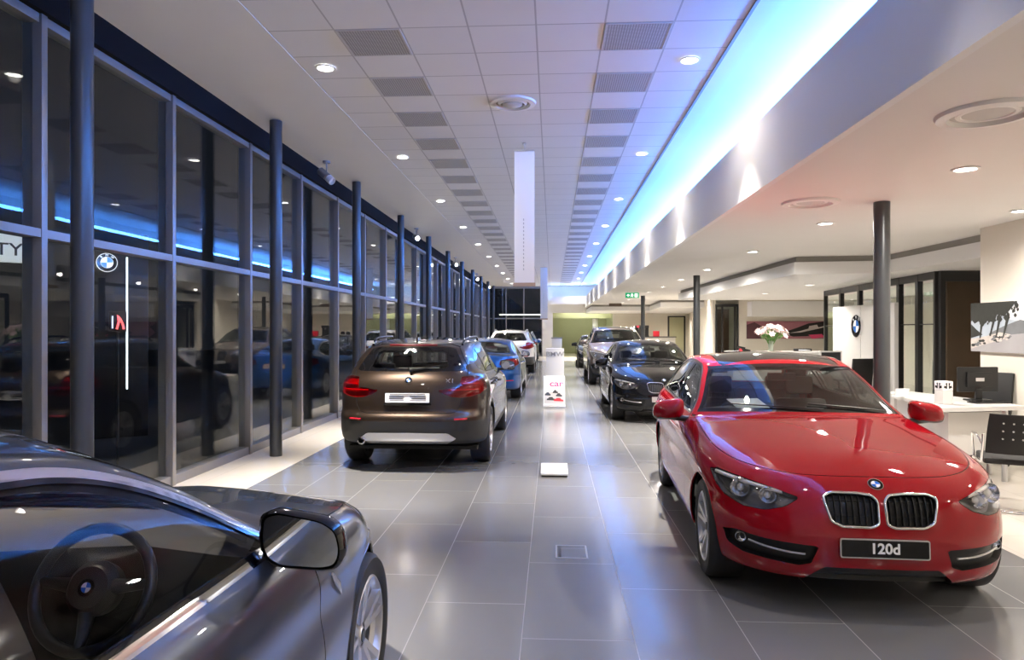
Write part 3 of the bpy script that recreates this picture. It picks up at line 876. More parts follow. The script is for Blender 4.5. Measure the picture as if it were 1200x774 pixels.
# ------------------------------------------------------------------ put a car together
def assemble(sp, root, m, paint, res=1.0, front_plate=None, rear_plate=None, steer=0.0, spokes=5, double=True, sunroof=True, wiper=True, letters=False, full=True, chrome_kidney=True, glass='car_glass', rail_mat='satin', antenna=True):
    c = Car(sp, res)
    wa = sp['wb'] / 2; ar = sp['arch_r']; tr = sp['tyre_r']
    def arch(Q):
        return np.minimum(np.hypot(Q[:, 0] - wa, Q[:, 2] - tr), np.hypot(Q[:, 0] + wa, Q[:, 2] - tr)) - ar
    c.cut(arch, 'hole', patches=['skirt'])
    if 'clad' in sp:
        def cl(Q):
            a = arch(Q) - sp['clad']
            xz = sp['clad_z'] + np.where(np.abs(Q[:, 0]) > wa + ar * 0.6, 0.1, 0)
            zr = np.where(Q[:, 0] < -wa, sp['rclad_z'], np.where(Q[:, 0] > wa, sp['clad_z'] + 0.04, sp['clad_z']))
            return np.minimum(a, Q[:, 2] - zr)
        c.cut(cl, 'cladding', patches=['skirt'], ids=['body'])
    fx = sp['fbumper']; F = (sp['wb'] / 2 - 0.1, 9); B = (-9, -sp['wb'] / 2 + 0.1)
    # ---- front
    kp = round_poly(sp['kidney'], 0.015, 3)
    c.cut(poly_f('yz', kp), 'kidney', patches=['skirt', 'bonnet'], xr=F)
    c.cut(poly_f('yz', sp['headlight'], 0.006), 'headlight', patches=['skirt'], xr=F)
    c.cut(poly_f('yz', sp['headlight'], 0.006), 'seam', patches=['skirt'], ids=['body'], xr=F, band=0.003)
    for p in sp['intakes']:
        c.cut(poly_f('yz', p, 0.008), 'intake', patches=['skirt'], ids=['body', 'cladding'], xr=F)
    # ---- back
    c.cut(poly_f('yz', sp['tail'], 0.006), 'tail', patches=['skirt'], xr=(-9, -wa - 0.42))
    c.cut(poly_f('yz', sp['rglass']), 'rear_glass', patches=['rear', 'roof', 'skirt'], ids=['body'], xr=B)
    if 'rclear' in sp:
        c.cut(poly_f('yz', sp['rclear']), 'rear_clear', ids=['rear_glass'])
    tg = poly_f('yz', sp['tailgate'], 0.0)
    if sp['type'] == 'hatch':
        c.cut(tg, 'tailgate', patches=['rear', 'roof', 'skirt'], ids=['body', 'cladding'], xr=(-9, -sp['wb'] / 2 - 0.15))
        c.cut(tg, 'seam', patches=['rear', 'roof', 'skirt'], ids=['body', 'tailgate'], xr=(-9, -sp['wb'] / 2 - 0.15), band=0.004)
    else:
        bx = sp['rbase_x'] - 0.16
        c.cut(tg, 'tailgate', patches=['skirt', 'boot'], ids=['body'], xr=(-9, bx))
        c.cut(tg, 'seam', patches=['skirt', 'boot'], ids=['body', 'tailgate'], xr=(-9, bx), band=0.004)
    if 'skid' in sp:
        c.cut(poly_f('yz', sp['skid']), 'skid', patches=['skirt'], ids=['body', 'cladding'], xr=B)
    # ---- windscreen
    W, H, rl, nw = c.W, c.H, c.rail, c.nw
    pts = [(p[1], p[2]) for p in W[::-1]] + [(p[1], p[2]) for p in rl[1:nw]] + [(p[1], p[2]) for p in H]
    full_p = pts + [(-a, b) for a, b in pts[::-1]]
    # drop doubles
    fp = [full_p[0]]
    for q in full_p[1:]:
        if math.hypot(q[0] - fp[-1][0], q[1] - fp[-1][1]) > 1e-4: fp.append(q)
    if math.hypot(fp[0][0] - fp[-1][0], fp[0][1] - fp[-1][1]) < 1e-4: fp.pop()
    c.cut(poly_f('yz', fp, -0.022), 'frit', patches=['windscreen', 'roof', 'side'], ids=['body'], xr=(sp['head_x'] - 0.2, 3))
    c.cut(poly_f('yz', fp, -0.045), 'windscreen', patches=['windscreen'], ids=['frit'])
    # ---- side windows
    bx, bw = sp['bpillar']; qx, qw = sp['qpillar']
    dl = poly_f('xz', smooth_poly(sp['dlo']), sp['dlo_r'])
    c.cut(lambda Q: dl(Q) - sp['trim_w'], 'trim', patches=['side', 'skirt'], ids=['body'])
    c.cut(dl, 'pillar', patches=['side', 'skirt'], ids=['trim'])
    c.cut(lambda Q: np.maximum(dl(Q) + 0.012, bx + bw - Q[:, 0]), 'front_window', ids=['pillar'])
    c.cut(lambda Q: np.maximum(dl(Q) + 0.012, np.maximum(Q[:, 0] - bx + bw, qx + qw - Q[:, 0])), 'rear_window', ids=['pillar'])
    c.cut(lambda Q: np.maximum(dl(Q) + 0.012, Q[:, 0] - qx + qw), 'quarter_window', ids=['pillar'])
    # ---- doors
    for nm in ('fdoor', 'rdoor'):
        f = poly_f('xz', sp[nm])
        c.cut(f, nm, patches=['skirt', 'side'], ids=['body', 'cladding'] if False else ['body'])
    for nm in ('fdoor', 'rdoor'):
        f = poly_f('xz', sp[nm])
        c.cut(f, 'seam', patches=['skirt'], ids=['body', 'fdoor', 'rdoor'], band=0.003)
    # ---- bonnet shut line, front bumper joint
    top = c.top
    N = int(22 * res); nh = int(16 * res)
    hp = [(p[0], p[1]) for p in top[:N + nh + 1]]
    hp = [(hp[0][0], -0.2)] + [(a, b) for a, b in hp] + [(p[0], p[1]) for p in W[1:]] + [(W[-1][0], -0.2)]
    hf = poly_f('xy', hp, -0.014)
    c.cut(hf, 'bonnet', patches=['bonnet'], ids=['bonnet_panel'])
    c.cut(hf, 'seam', patches=['bonnet'], ids=['bonnet', 'bonnet_panel'], band=0.003)
    c.cut(lambda Q: np.maximum(fx - 0.03 - Q[:, 0], Q[:, 2] - sp['fb_top'] - 0.25 * np.maximum(0, Q[:, 1] - 0.5)), 'front_bumper', patches=['skirt'], ids=['body'], xr=F)
    if sunroof and 'sunroof' in sp:
        sf = poly_f('xy', sp['sunroof'], -0.01)
        c.cut(sf, 'sunroof', patches=['roof', 'windscreen'], ids=['body', 'frit'])
        c.cut(sf, 'seam', patches=['roof'], ids=['body', 'sunroof'], band=0.004)
    # ------------------------------------------------------------ meshes
    blk = m['blackplastic']
    body = c.extract('body_shell', ['body', 'bonnet_panel', 'seam', 'frit', 'pillar'], [paint, paint, m['seam'], m['gloss_black'], m['gloss_black']], root, [0, 0, -0.006, -0.0005, -0.0005], True)
    c.extract('bonnet', ['bonnet'], paint, root)
    c.extract('front_bumper', ['front_bumper'], paint, root)
    for sd in ('l', 'r'):
        c.extract('front_door', ['fdoor'], paint, root, mirror=sd)
        c.extract('rear_door', ['rdoor'], paint, root, mirror=sd)
        c.extract('window_trim', ['trim'], m[sp['trim']], root, mirror=sd)
        for nm in ('front_window', 'rear_window', 'quarter_window'):
            c.extract('side_window', [nm], m[glass], root, -0.004, True, sd)
    c.extract('windscreen', ['windscreen'], m[glass], root, -0.001)
    if 'rclear' in sp:
        c.extract('rear_window_surround', ['rear_glass'], m['gloss_black'], root, -0.001)
        c.extract('rear_window', ['rear_clear'], m['rear_glass'], root, -0.002)
    else:
        c.extract('rear_window', ['rear_glass'], m[glass], root, -0.003, True)
    c.extract('tailgate' if sp['type'] == 'hatch' else 'boot_lid', ['tailgate'], paint, root)
    if 'clad' in sp: c.extract('lower_cladding', ['cladding'], m['cladding'], root)
    if 'skid' in sp: c.extract('skid_plate', ['skid'], m['satin'], root, 0.008, True)
    if sunroof and 'sunroof' in sp: c.extract('sunroof', ['sunroof'], m['gloss_black'], root, -0.001)
    # inner skin so that the cabin is dark inside
    c.extract('cabin_lining', ['body', 'fdoor', 'rdoor', 'frit', 'pillar', 'trim', 'tailgate', 'bonnet_panel', 'bonnet', 'rear_glass'] if 'rclear' in sp else ['body', 'fdoor', 'rdoor', 'frit', 'pillar', 'trim', 'tailgate', 'bonnet_panel', 'bonnet'], m['lining'], root, -0.028)
    # ------------------------------------------------------------ grille
    for s, sd in ((1, 'l'), (-1, 'r')):
        g = c.extract('kidney_grille', ['kidney'], m['grille'], root, -0.028, True, sd)
        yc = [p[0] for p in kp]; zc = [p[1] for p in kp]
        path = []
        for y, z in kp:
            p, n = c.front(y * s, z)
            if p is None: p = Vector((fx + 0.3, y * s, z)); n = Vector((1, 0, 0))
            path.append(p + n * 0.003)
        MB().tube(path, 0.008, 8, True).build('grille_frame', m['chrome'] if chrome_kidney else m['gloss_black'], g, 60)
        sl = MB(); ns = sp['slats']; y0, y1 = min(yc), max(yc)
        for k in range(ns):
            y = y0 + (y1 - y0) * (k + 0.9) / (ns + 0.6)
            zz = np.linspace(min(zc), max(zc), 41); ins = sdf_poly(np.stack([np.full(41, y), zz], 1), kp) < -0.006
            zi = zz[ins]
            if len(zi) < 3: continue
            pp = []
            for z in np.linspace(zi[0], zi[-1], 5):
                p, n = c.front(y * s, z)
                if p is not None: pp.append(p - n * 0.012)
            for a, b in zip(pp[:-1], pp[1:]):
                vs = []
                for q in (a, b):
                    vs += [q + Vector((-.015, -.0025, 0)), q + Vector((-.015, .0025, 0)), q + Vector((.004, .0025, 0)), q + Vector((.004, -.0025, 0))]
                sl.add(vs, [[0, 1, 5, 4], [1, 2, 6, 5], [2, 3, 7, 6], [3, 0, 4, 7], [0, 3, 2, 1], [4, 5, 6, 7]])
        for fz in (0.3, 0.75):
            z = min(zc) + (max(zc) - min(zc)) * fz; pp = []
            yy = np.linspace(y0, y1, 31); ins = sdf_poly(np.stack([yy, np.full(31, z)], 1), kp) < -0.012
            for y in yy[ins]:
                p, n = c.front(y * s, z)
                if p is not None: pp.append(p + Vector((-0.024, 0, 0)))
            if len(pp) > 2: sl.tube(pp, 0.004, 6)
        if sl.v: sl.build('grille_slat', m['slat'], g)
    # ------------------------------------------------------------ lamps
    for s, sd in ((1, 'l'), (-1, 'r')):
        h = c.extract('headlight', ['headlight'], m['lens'], root, -0.002, False, sd)
        c.extract('lamp_housing', ['headlight'], m['lamp_inner'], h, -0.055, True, sd)
        for y, z, r in sp['lamps']:
            p, n = c.front(y * s, z)
            if p is None: continue
            ax = (n * 0.55 + Vector((1, 0, 0))).normalized()
            o = p - ax * 0.018
            b = MB(); b.lathe([(r, 0), (r * 0.94, 0.006), (r * 0.88, 0.0), (r * 0.75, -0.02), (r * 0.45, -0.04), (0, -0.045)], o, ax, 28)
            lr = b.build('reflector_bowl', m['chrome'], h, 50)
            b = MB(); b.ball(o - ax * 0.03, r * 0.42, 0, 16); b.build('bulb', m['bulb'], h)
        if sp['brow']:
            pp = []
            for y, z in curve(sp['brow'], 10):
                p, n = c.front(y * s, z)
                if p is not None: pp.append(p - n * 0.014)
            if len(pp) > 2: MB().tube(pp, 0.013, 6).build('light_brow', m['brow'], h, 60)
        tl = c.extract('tail_light', ['tail'], m['redlens'], root, 0.0, False, sd)
        c.extract('lamp_housing', ['tail'], m['red_inner'], tl, -0.03, True, sd)
        # light bars inside the tail lamp
        ty = [p[0] for p in sp['tail']]; tz = [p[1] for p in sp['tail']]
        for fz in (0.35, 0.65):
            z = min(tz) + (max(tz) - min(tz)) * fz; pp = []
            yy = np.linspace(min(ty) + 0.02, max(ty) - 0.06, 21)
            ins = sdf_poly(np.stack([yy, np.full(21, z)], 1), sp['tail']) < -0.012
            for y in yy[ins]:
                p, n = c.back(y * s, z)
                if p is not None: pp.append(p - n * 0.012)
            if len(pp) > 3: MB().tube(pp, 0.010, 6).build('light_bar', m['redbar'], tl, 60)
    it = c.extract('air_intake', ['intake'], m['grille'], root, -0.035, True)
    for s in (1, -1):
        for y, z, r in sp['fogs']:
            p, n = c.front(y * s, z)
            if p is None: continue
            ax = (n + Vector((1.5, 0, 0))).normalized(); o = p - ax * 0.022
            b = MB(); b.lathe([(r, -0.03), (r, 0), (r * 0.9, 0.004), (r * 0.82, 0), (r * 0.5, -0.02), (0, -0.028)], o, ax, 24, ms=[0, 0, 0, 1, 1])
            b.build('fog_lamp', [m['satin'], m['chrome']], root, 45)
        if sp['blade']:
            pp = []
            for y, z in curve(sp['blade'], 8):
                p, n = c.front(y * s, z)
                if p is not None: pp.append(p - n * 0.008)
            MB().tube(pp, 0.006, 8).build('intake_blade', m['satin'], root, 60)
    # ------------------------------------------------------------ plates and emblems
    p, n = c.front(0, sp['fplate'][0])
    if front_plate:
        plate(c, root, p + Vector((0.004, 0, 0)), (1, 0, 0.05), sp['fplate'][1], 0.105, m, *front_plate[:2], *front_plate[2:])
    p, n = c.back(0, sp['rplate'][0])
    if rear_plate:
        n = Vector((-1, 0, max(0.0, n.z)))
        plate(c, root, p + n.normalized() * 0.006, n, sp['rplate'][1] * rear_plate[5] if len(rear_plate) > 5 else sp['rplate'][1], 0.12, m, *rear_plate[:2], *rear_plate[2:5])
    lx, lr = sp['hood_logo']
    p, n = c.above(lx - 0.06, 0)
    q, n2 = c.front(0, sp['kidney'][3][1] + 0.040)
    p, n = q, n2
    ex = Vector((0, 1, 0)); ey = n.cross(ex)
    make_roundel('emblem', root, basis(p + n * 0.001, ex, ey), lr / 2, m)
    p, n = c.back(0, sp['rlogo'])
    ex = Vector((0, -1, 0)); make_roundel('emblem', root, basis(p + n * 0.001, ex, n.cross(ex)), 0.041, m)
    for y, z, w in sp.get('reflectors', []):
        for s in (1, -1):
            pp = []
            for k in range(7):
                p, n = c.back(s * (y - w / 2 + w * k / 6), z)
                if p is not None: pp.append(p + n * 0.002)
            MB().tube(pp, 0.011, 8).build('reflector', m['redbar'], root, 60)
    # ------------------------------------------------------------ handles, mirrors, wheels
    for s in (1, -1):
        for x, z in sp['handles']:
            pp = []
            for k in range(7):
                p, n = c.side(x + 0.09 - 0.18 * k / 6, z, s)
                lift = 0.028 if 0 < k < 6 else 0.004
                pp.append(p + Vector((0, s * lift, 0)))
            MB().tube(pp, [0.012, 0.013, 0.014, 0.014, 0.014, 0.013, 0.012], 8).build('door_handle', paint, root, 60)
        mx, mz, my = sp['mirror']
        make_mirror(c, root, mx, mz, my, s, m, paint if sp.get('mirror_mat') is None else m[sp['mirror_mat']], sp.get('mirror_size', 1.0))
        for xa, st in ((wa, steer), (-wa, 0)):
            make_wheel(root, xa, s * sp['track'], s, tr, sp['tyre_w'], sp['rim'], m, spokes, double, steer=st)
        # wheel housing
        for xa in (wa, -wa):
            b = MB(); n = 20; vs = []
            yo = sp['track'] + 0.03
            for k in range(n + 1):
                a = -0.35 + (PI + 0.7) * k / n
                for y in (0.45, yo): vs.append((xa + (ar + 0.004) * math.cos(a), s * y, tr + (ar + 0.004) * math.sin(a)))
            fs = [[2 * k, 2 * k + 1, 2 * k + 3, 2 * k + 2] for k in range(n)]
            fs.append([2 * k for k in range(n + 1)])
            b.add(vs, fs); b.build('wheel_housing', m['dark'], root, 40)
            if res >= 1.0:
                pp = []
                for k in range(41):
                    a = -0.3 + (PI + 0.6) * k / 40
                    p, nn = c.side(xa + (ar - 0.001) * math.cos(a), tr + (ar - 0.001) * math.sin(a), s)
                    if p is None or p.z < 0.24: continue
                    # the outer skin is gone inside the arch: sample just outside
                    q, nn = c.side(xa + (ar + 0.006) * math.cos(a), tr + (ar + 0.006) * math.sin(a), s)
                    if q is not None: pp.append(q + Vector((0, -s * 0.006, 0)))
                if len(pp) > 8:
                    MB().tube(pp, 0.008, 6).build('arch_lip', m['cladding'] if 'clad' in sp else paint, root, 60)
    # underside
    l0 = Lvl(**sp['levels'][0]); xs = np.concatenate([np.linspace(l0.xr * 0.999, l0.x0r, 12), np.linspace(l0.x0r, l0.x0f, 8)[1:-1], np.linspace(l0.x0f, l0.xf * 0.999, 12)])
    ub = MB(); vs = []
    for x in xs:
        yy = float(l0.y(np.array([x]))[0]); wh = min(abs(x - wa), abs(x + wa)) < ar + 0.02
        yy = min(yy, 0.50) if wh else yy
        z = float(l0.z(np.array([x]))[0]) + 0.004
        vs += [(x, -yy, z), (x, yy, z)]
    ub.add(vs, [[2 * k, 2 * k + 2, 2 * k + 3, 2 * k + 1] for k in range(len(xs) - 1)])
    for xa in (wa, -wa): ub.cyl((xa, -sp['track'] + 0.1, tr), (xa, sp['track'] - 0.1, tr), 0.04, seg=12)
    ub.build('underbody', m['dark'], root)
    if sp.get('rails'):
        for s in (1, -1):
            pp = []
            for k in range(17):
                t = k / 16; x = sp['head_x'] - 0.18 + (sp['rroof_x'] + 0.10 - sp['head_x'] + 0.18) * t
                i = int(np.argmin(np.abs(c.rail[:, 0] - x))); y = c.rail[i, 1] - 0.035
                q, nn = c.above(x, y * s)
                pp.append(q + Vector((0, 0, 0.005 + 0.045 * min(1, 6 * t * (1 - t) * 1.6 if t * (1 - t) < 0.1 else 1))))
            MB().tube(pp, 0.015, 8).build('roof_rail', m[rail_mat], root, 60)
    if wiper and sp['type'] == 'hatch':
        zb = min(z for y, z in sp['rglass'])
        pp = []
        for k in range(9):
            t = k / 8
            p, n = c.back(-0.02 + 0.0 - 0.34 * t, zb + 0.005 + 0.06 * t)
            if p is not None: pp.append(p + n * 0.022)
        w = MB(); w.tube(pp, [0.014, 0.011, 0.009, 0.008, 0.007, 0.007, 0.006, 0.006, 0.005], 6); w.ball(pp[0], 0.024, 0, 12)
        w.build('rear_wiper', blk, root, 50)
    # windscreen wipers
    w = MB()
    for y0, y1 in ((0.12, -0.50), (0.62, 0.02)):
        pp = []
        for k in range(9):
            t = k / 8; y = y0 + (y1 - y0) * t
            zz = c.W[-1][2] - (c.W[-1][2] - c.W[0][2]) * (y / c.W[0][1]) ** 2 + 0.03 + 0.035 * t
            p, n = c.front(y, zz)
            if p is not None: pp.append(p + n * 0.012)
        if len(pp) > 3: w.tube(pp, 0.006, 6)
    w.build('windscreen_wiper', blk, root, 50)
    if antenna:
        q, n = c.above(sp['rroof_x'] + 0.12, 0)
        b = MB(); b.prism([(-0.06, 0), (0.09, 0), (0.0, 0.035), (-0.05, 0.052), (-0.065, 0.04)], 0.02, q + Vector((0, 0.01, -0.004)), (1, 0, 0), (0, 0, 1), top=1.0)
        b.build('antenna_fin', paint, root, recalc=True)
    if full: interior(c, root, m, sp)
    return c

def car_mats():
    m = {}
    m['alloy'] = mat('alloy', (0.60, 0.60, 0.61), 0.3, 0.85)
    m['tyre'] = mat('tyre_rubber', (0.012, 0.012, 0.013), 0.65, noise=0.2, nscale=30)
    m['steel'] = mat('brake_steel', (0.25, 0.25, 0.26), 0.4, 0.9)
    m['blackplastic'] = mat('black_plastic', (0.012, 0.012, 0.013), 0.35)
    m['cladding'] = mat('cladding_plastic', (0.018, 0.0175, 0.017), 0.5)
    m['gloss_black'] = mat('gloss_black', (0.006, 0.006, 0.007), 0.06)
    m['chrome'] = mat('chrome', (0.86, 0.86, 0.88), 0.07, 1.0)
    m['satin'] = mat('satin_silver', (0.62, 0.62, 0.63), 0.32, 0.8)
    m['white_enamel'] = mat('white_enamel', (0.85, 0.86, 0.88), 0.2)
    m['blue_enamel'] = mat('blue_enamel', (0.02, 0.15, 0.55), 0.2)
    m['mirror'] = mat('mirror_glass', (0.75, 0.78, 0.8), 0.02, 1.0)
    m['dash'] = mat('dash_lit', (0.055, 0.047, 0.04), 0.5, noise=0.15, nscale=60)
    m['dash_low'] = mat('dash_shade', (0.004, 0.004, 0.004), 0.7)
    m['leather'] = mat('black_leather', (0.009, 0.009, 0.009), 0.4)
    m['seat'] = mat('seat_leather', (0.013, 0.012, 0.012), 0.55, noise=0.2, nscale=20)
    m['carpet'] = mat('car_carpet', (0.012, 0.012, 0.012), 0.9)
    m['lining'] = mat('cabin_lining', (0.02, 0.019, 0.018), 0.8)
    m['dark'] = mat('underbody_black', (0.008, 0.008, 0.008), 0.8)
    m['seam'] = mat('panel_gap', (0.004, 0.004, 0.004), 0.8)
    m['grille'] = mat('grille_black', (0.005, 0.005, 0.005), 0.4)
    m['slat'] = mat('grille_slat', (0.008, 0.008, 0.0085), 0.3)
    m['lens'] = glass_mat('lamp_lens', (0.96, 0.96, 0.97), 0.05, 0.9)
    m['lamp_inner'] = mat('lamp_inner', (0.17, 0.17, 0.175), 0.3, 0.3)
    m['bulb'] = mat('bulb_glass', (0.8, 0.82, 0.85), 0.08, 0.6)
    m['brow'] = mat('lamp_brow', (0.8, 0.78, 0.75), 0.3, 0.3)
    m['redlens'] = glass_mat('red_lens', (0.85, 0.12, 0.13), 0.05, 0.9)
    m['red_inner'] = mat('red_lamp_inner', (0.20, 0.008, 0.014), 0.3)
    m['redbar'] = mat('red_lamp_bar', (0.45, 0.012, 0.025), 0.2)
    m['car_glass'] = glass_mat('car_glass', (0.46, 0.50, 0.49), 0.068, 0.93)
    m['rear_glass'] = glass_mat('rear_car_glass', (0.80, 0.82, 0.81), 0.045, 0.9)
    m['clear_glass'] = glass_mat('clear_car_glass', (0.92, 0.93, 0.92), 0.012, 0.6)
    return m

def paint_mat(name, col, metal=0.35, rough=0.38, flake=0.0):
    return mat(name, col, rough, metal, coat=1.0, coat_rough=0.015, spec=0.25 if metal > 0.3 else 0.0)
# ------------------------------------------------------------------ the showroom shell
ZC, ZL = 4.32, 2.95          # tall hall ceiling, low side ceiling
XW = -4.0                    # glass wall
Y0, Y1 = -6.0, 43.4
ORD = ['first', 'second', 'third', 'fourth', 'fifth', 'sixth', 'seventh', 'eighth', 'ninth', 'tenth', 'eleventh', 'twelfth', 'thirteenth', 'fourteenth', 'fifteenth', 'sixteenth', 'seventeenth', 'eighteenth', 'nineteenth', 'twentieth',
       'twenty-first', 'twenty-second', 'twenty-third', 'twenty-fourth', 'twenty-fifth', 'twenty-sixth', 'twenty-seventh', 'twenty-eighth', 'twenty-ninth', 'thirtieth', 'thirty-first', 'thirty-second']

def node_math(t, op, a, b=None, c=None, clamp=False):
    n = t.nodes.new('ShaderNodeMath'); n.operation = op; n.use_clamp = clamp
    for i, v in enumerate((a, b, c)):
        if v is None: continue
        if isinstance(v, (int, float)): n.inputs[i].default_value = v
        else: t.links.new(v, n.inputs[i])
    return n.outputs[0]

def tile_mat(name, col, line, sx, sy, x0, y0, w, rough, stagger=0.0, bump=0.15, var=0.05, spec=0.5, lrough=None):
    m, t, p = new_mat(name)
    tc = t.nodes.new('ShaderNodeTexCoord'); sp = t.nodes.new('ShaderNodeSeparateXYZ')
    t.links.new(tc.outputs['Object'], sp.inputs[0])
    M = lambda *a, **k: node_math(t, *a, **k)
    u = M('DIVIDE', M('SUBTRACT', sp.outputs['X'], x0), sx)
    cu = M('FLOOR', u); fu = M('SUBTRACT', u, cu)
    v0 = M('DIVIDE', M('SUBTRACT', sp.outputs['Y'], y0), sy)
    if stagger:
        v0 = M('ADD', v0, M('FRACT', M('MULTIPLY', cu, stagger)))
    cv = M('FLOOR', v0); fv = M('SUBTRACT', v0, cv)
    du = M('MULTIPLY', M('MINIMUM', fu, M('SUBTRACT', 1.0, fu)), sx)
    dv = M('MULTIPLY', M('MINIMUM', fv, M('SUBTRACT', 1.0, fv)), sy)
    d = M('MINIMUM', du, dv)
    ln = M('LESS_THAN', d, w / 2)
    wn = t.nodes.new('ShaderNodeTexWhiteNoise'); wn.noise_dimensions = '2D'
    cb = t.nodes.new('ShaderNodeCombineXYZ'); t.links.new(cu, cb.inputs[0]); t.links.new(cv, cb.inputs[1]); t.links.new(cb.outputs[0], wn.inputs['Vector'])
    nz = t.nodes.new('ShaderNodeTexNoise'); nz.inputs['Scale'].default_value = 3.0; nz.inputs['Detail'].default_value = 6
    t.links.new(tc.outputs['Object'], nz.inputs['Vector'])
    k = M('ADD', M('MULTIPLY_ADD', wn.outputs['Value'], var, 1 - var / 2), M('MULTIPLY_ADD', nz.outputs['Fac'], var, -var / 2))
    mx = t.nodes.new('ShaderNodeMix'); mx.data_type = 'RGBA'; t.links.new(ln, mx.inputs['Factor'])
    mx.inputs['A'].default_value = (*col, 1); mx.inputs['B'].default_value = (*line, 1)
    mv = t.nodes.new('ShaderNodeVectorMath'); mv.operation = 'SCALE'
    t.links.new(mx.outputs['Result'], mv.inputs[0]); t.links.new(k, mv.inputs['Scale'])
    t.links.new(mv.outputs[0], p.inputs['Base Color'])
    p.inputs['Specular IOR Level'].default_value = spec
    if lrough is not None:
        t.links.new(M('MULTIPLY_ADD', ln, lrough - rough, rough), p.inputs['Roughness'])
    else: p.inputs['Roughness'].default_value = rough
    if bump:
        bp = t.nodes.new('ShaderNodeBump'); bp.inputs['Strength'].default_value = bump; bp.inputs['Distance'].default_value = 0.004
        t.links.new(M('SUBTRACT', 1.0, M('LESS_THAN', d, w)), bp.inputs['Height']); t.links.new(bp.outputs[0], p.inputs['Normal'])
    return m

R = {}
R['floor'] = tile_mat('floor_tile', (0.195, 0.197, 0.20), (0.31, 0.305, 0.30), 0.59, 1.2, -0.16, 4.87, 0.005, 0.17, stagger=0.382, var=0.10, spec=0.95, lrough=0.5)
R['pale'] = tile_mat('pale_tile', (0.62, 0.58, 0.52), (0.45, 0.42, 0.38), 0.59, 1.2, -0.16, 4.87, 0.005, 0.28, stagger=0.382, var=0.05, lrough=0.5)
R['ctile'] = tile_mat('ceiling_tile', (0.74, 0.735, 0.73), (0.46, 0.455, 0.45), 0.607, 0.60, -2.57, 6.2, 0.016, 0.75, var=0.04, bump=0.4)
R['plaster'] = mat('plaster_white', (0.76, 0.745, 0.72), 0.8, noise=0.02, nscale=2)
R['bulk'] = mat('bulkhead_white', (0.80, 0.80, 0.80), 0.55)
R['wall'] = mat('wall_cream', (0.74, 0.70, 0.62), 0.7, noise=0.03, nscale=1.5)
R['olive'] = mat('olive_tint', (0.42, 0.42, 0.27), 0.6, noise=0.03)  # bay walls hold the greenish fluorescent light in their own colour
R['alu'] = mat('window_aluminium', (0.30, 0.29, 0.285), 0.38, 0.55)
R['darkframe'] = mat('dark_frame', (0.035, 0.035, 0.036), 0.35, 0.2)
R['col'] = mat('column_steel', (0.075, 0.080, 0.085), 0.28, 0.35, noise=0.1, nscale=3)
R['glass'] = glass_mat('window_glass', (0.93, 0.95, 0.94), 0.024, 0.93)
R['office_glass'] = glass_mat('office_glass', (0.93, 0.97, 0.95), 0.05, 0.9)
R['asphalt'] = mat('asphalt', (0.03, 0.03, 0.032), 0.7, noise=0.3, nscale=10)
R['white'] = mat('white_lacquer', (0.64, 0.63, 0.615), 0.25)
R['matt_white'] = mat('matt_white', (0.80, 0.80, 0.80), 0.6)
R['grey'] = mat('grey_plastic', (0.28, 0.28, 0.29), 0.5)
R['gap'] = mat('shadow_gap', (0.30, 0.29, 0.27), 0.8)
R['header'] = mat('black_header', (0.008, 0.008, 0.009), 0.9, spec=0.1)
R['wood'] = mat('brown_wood', (0.12, 0.050, 0.024), 0.4, noise=0.35, nscale=4)

def sbox(name, lo, hi, m, bev=0.0):
    return structure(MB().b2(lo, hi, 0, bev).build(name, m))
def sprism(name, poly, z0, z1, m):
    """vertical prism over a plan polygon (counter-clockwise)"""
    return structure(MB().prism(poly, z1 - z0, (0, 0, z0), (1, 0, 0), (0, 1, 0)).build(name, m, recalc=True))

# floors
sbox('floor', (-3.11, Y0, -0.2), (3.33, 36.8, 0.0), R['floor'])
sbox('floor_left_border', (-4.15, Y0, -0.2), (-3.11, Y1, 0.0), R['pale'])
sbox('floor_right_side', (3.33, Y0, -0.2), (12.0, 50, 0.0), R['pale'])
sbox('floor_far_end', (-3.11, 36.8, -0.2), (3.33, 50, 0.0), R['pale'])
sbox('ground_outside', (-40, -15, -0.3), (-4.15, 60, -0.12), R['asphalt'])
sbox('ground_beyond', (-4.15, 50.001, -0.3), (12, 75, -0.12), R['asphalt'])

# ceilings
sbox('ceiling_left_border', (-4.2, Y0, ZC), (-2.57, Y1, ZC + 0.15), R['plaster'])
sbox('ceiling_tiled', (-2.57, Y0, ZC + 0.006), (1.68, Y1, ZC + 0.15), R['ctile'])
sbox('ceiling_cove', (1.68, Y0, ZC), (3.0, Y1, ZC + 0.15), R['plaster'])
sbox('trim_1', (1.665, Y0, ZC - 0.012), (1.695, Y1, ZC), R['grey'])
sbox('ceiling_low', (2.0, Y0, ZL + 0.001), (12.0, Y1, ZL + 0.1), R['plaster'])
# bulkhead: upstand face with the lighting ledge behind it
sbox('beam_bulkhead_face', (1.95, Y0, ZL - 0.002), (2.01, 41.2, 3.60), R['bulk'])
sbox('beam_bulkhead_ledge', (2.01, Y0, 3.38), (2.98, Y1, 3.42), R['bulk'])
sbox('wall_cove_back', (2.98, Y0, 3.42), (3.05, Y1, ZC), R['bulk'])
sbox('beam_bulkhead_end', (-0.05, 41.2, 3.15), (2.01, 41.26, 3.60), R['bulk'])
sbox('beam_bulkhead_end_ledge', (-0.05, 41.26, 3.38), (2.01, Y1, 3.42), R['bulk'])
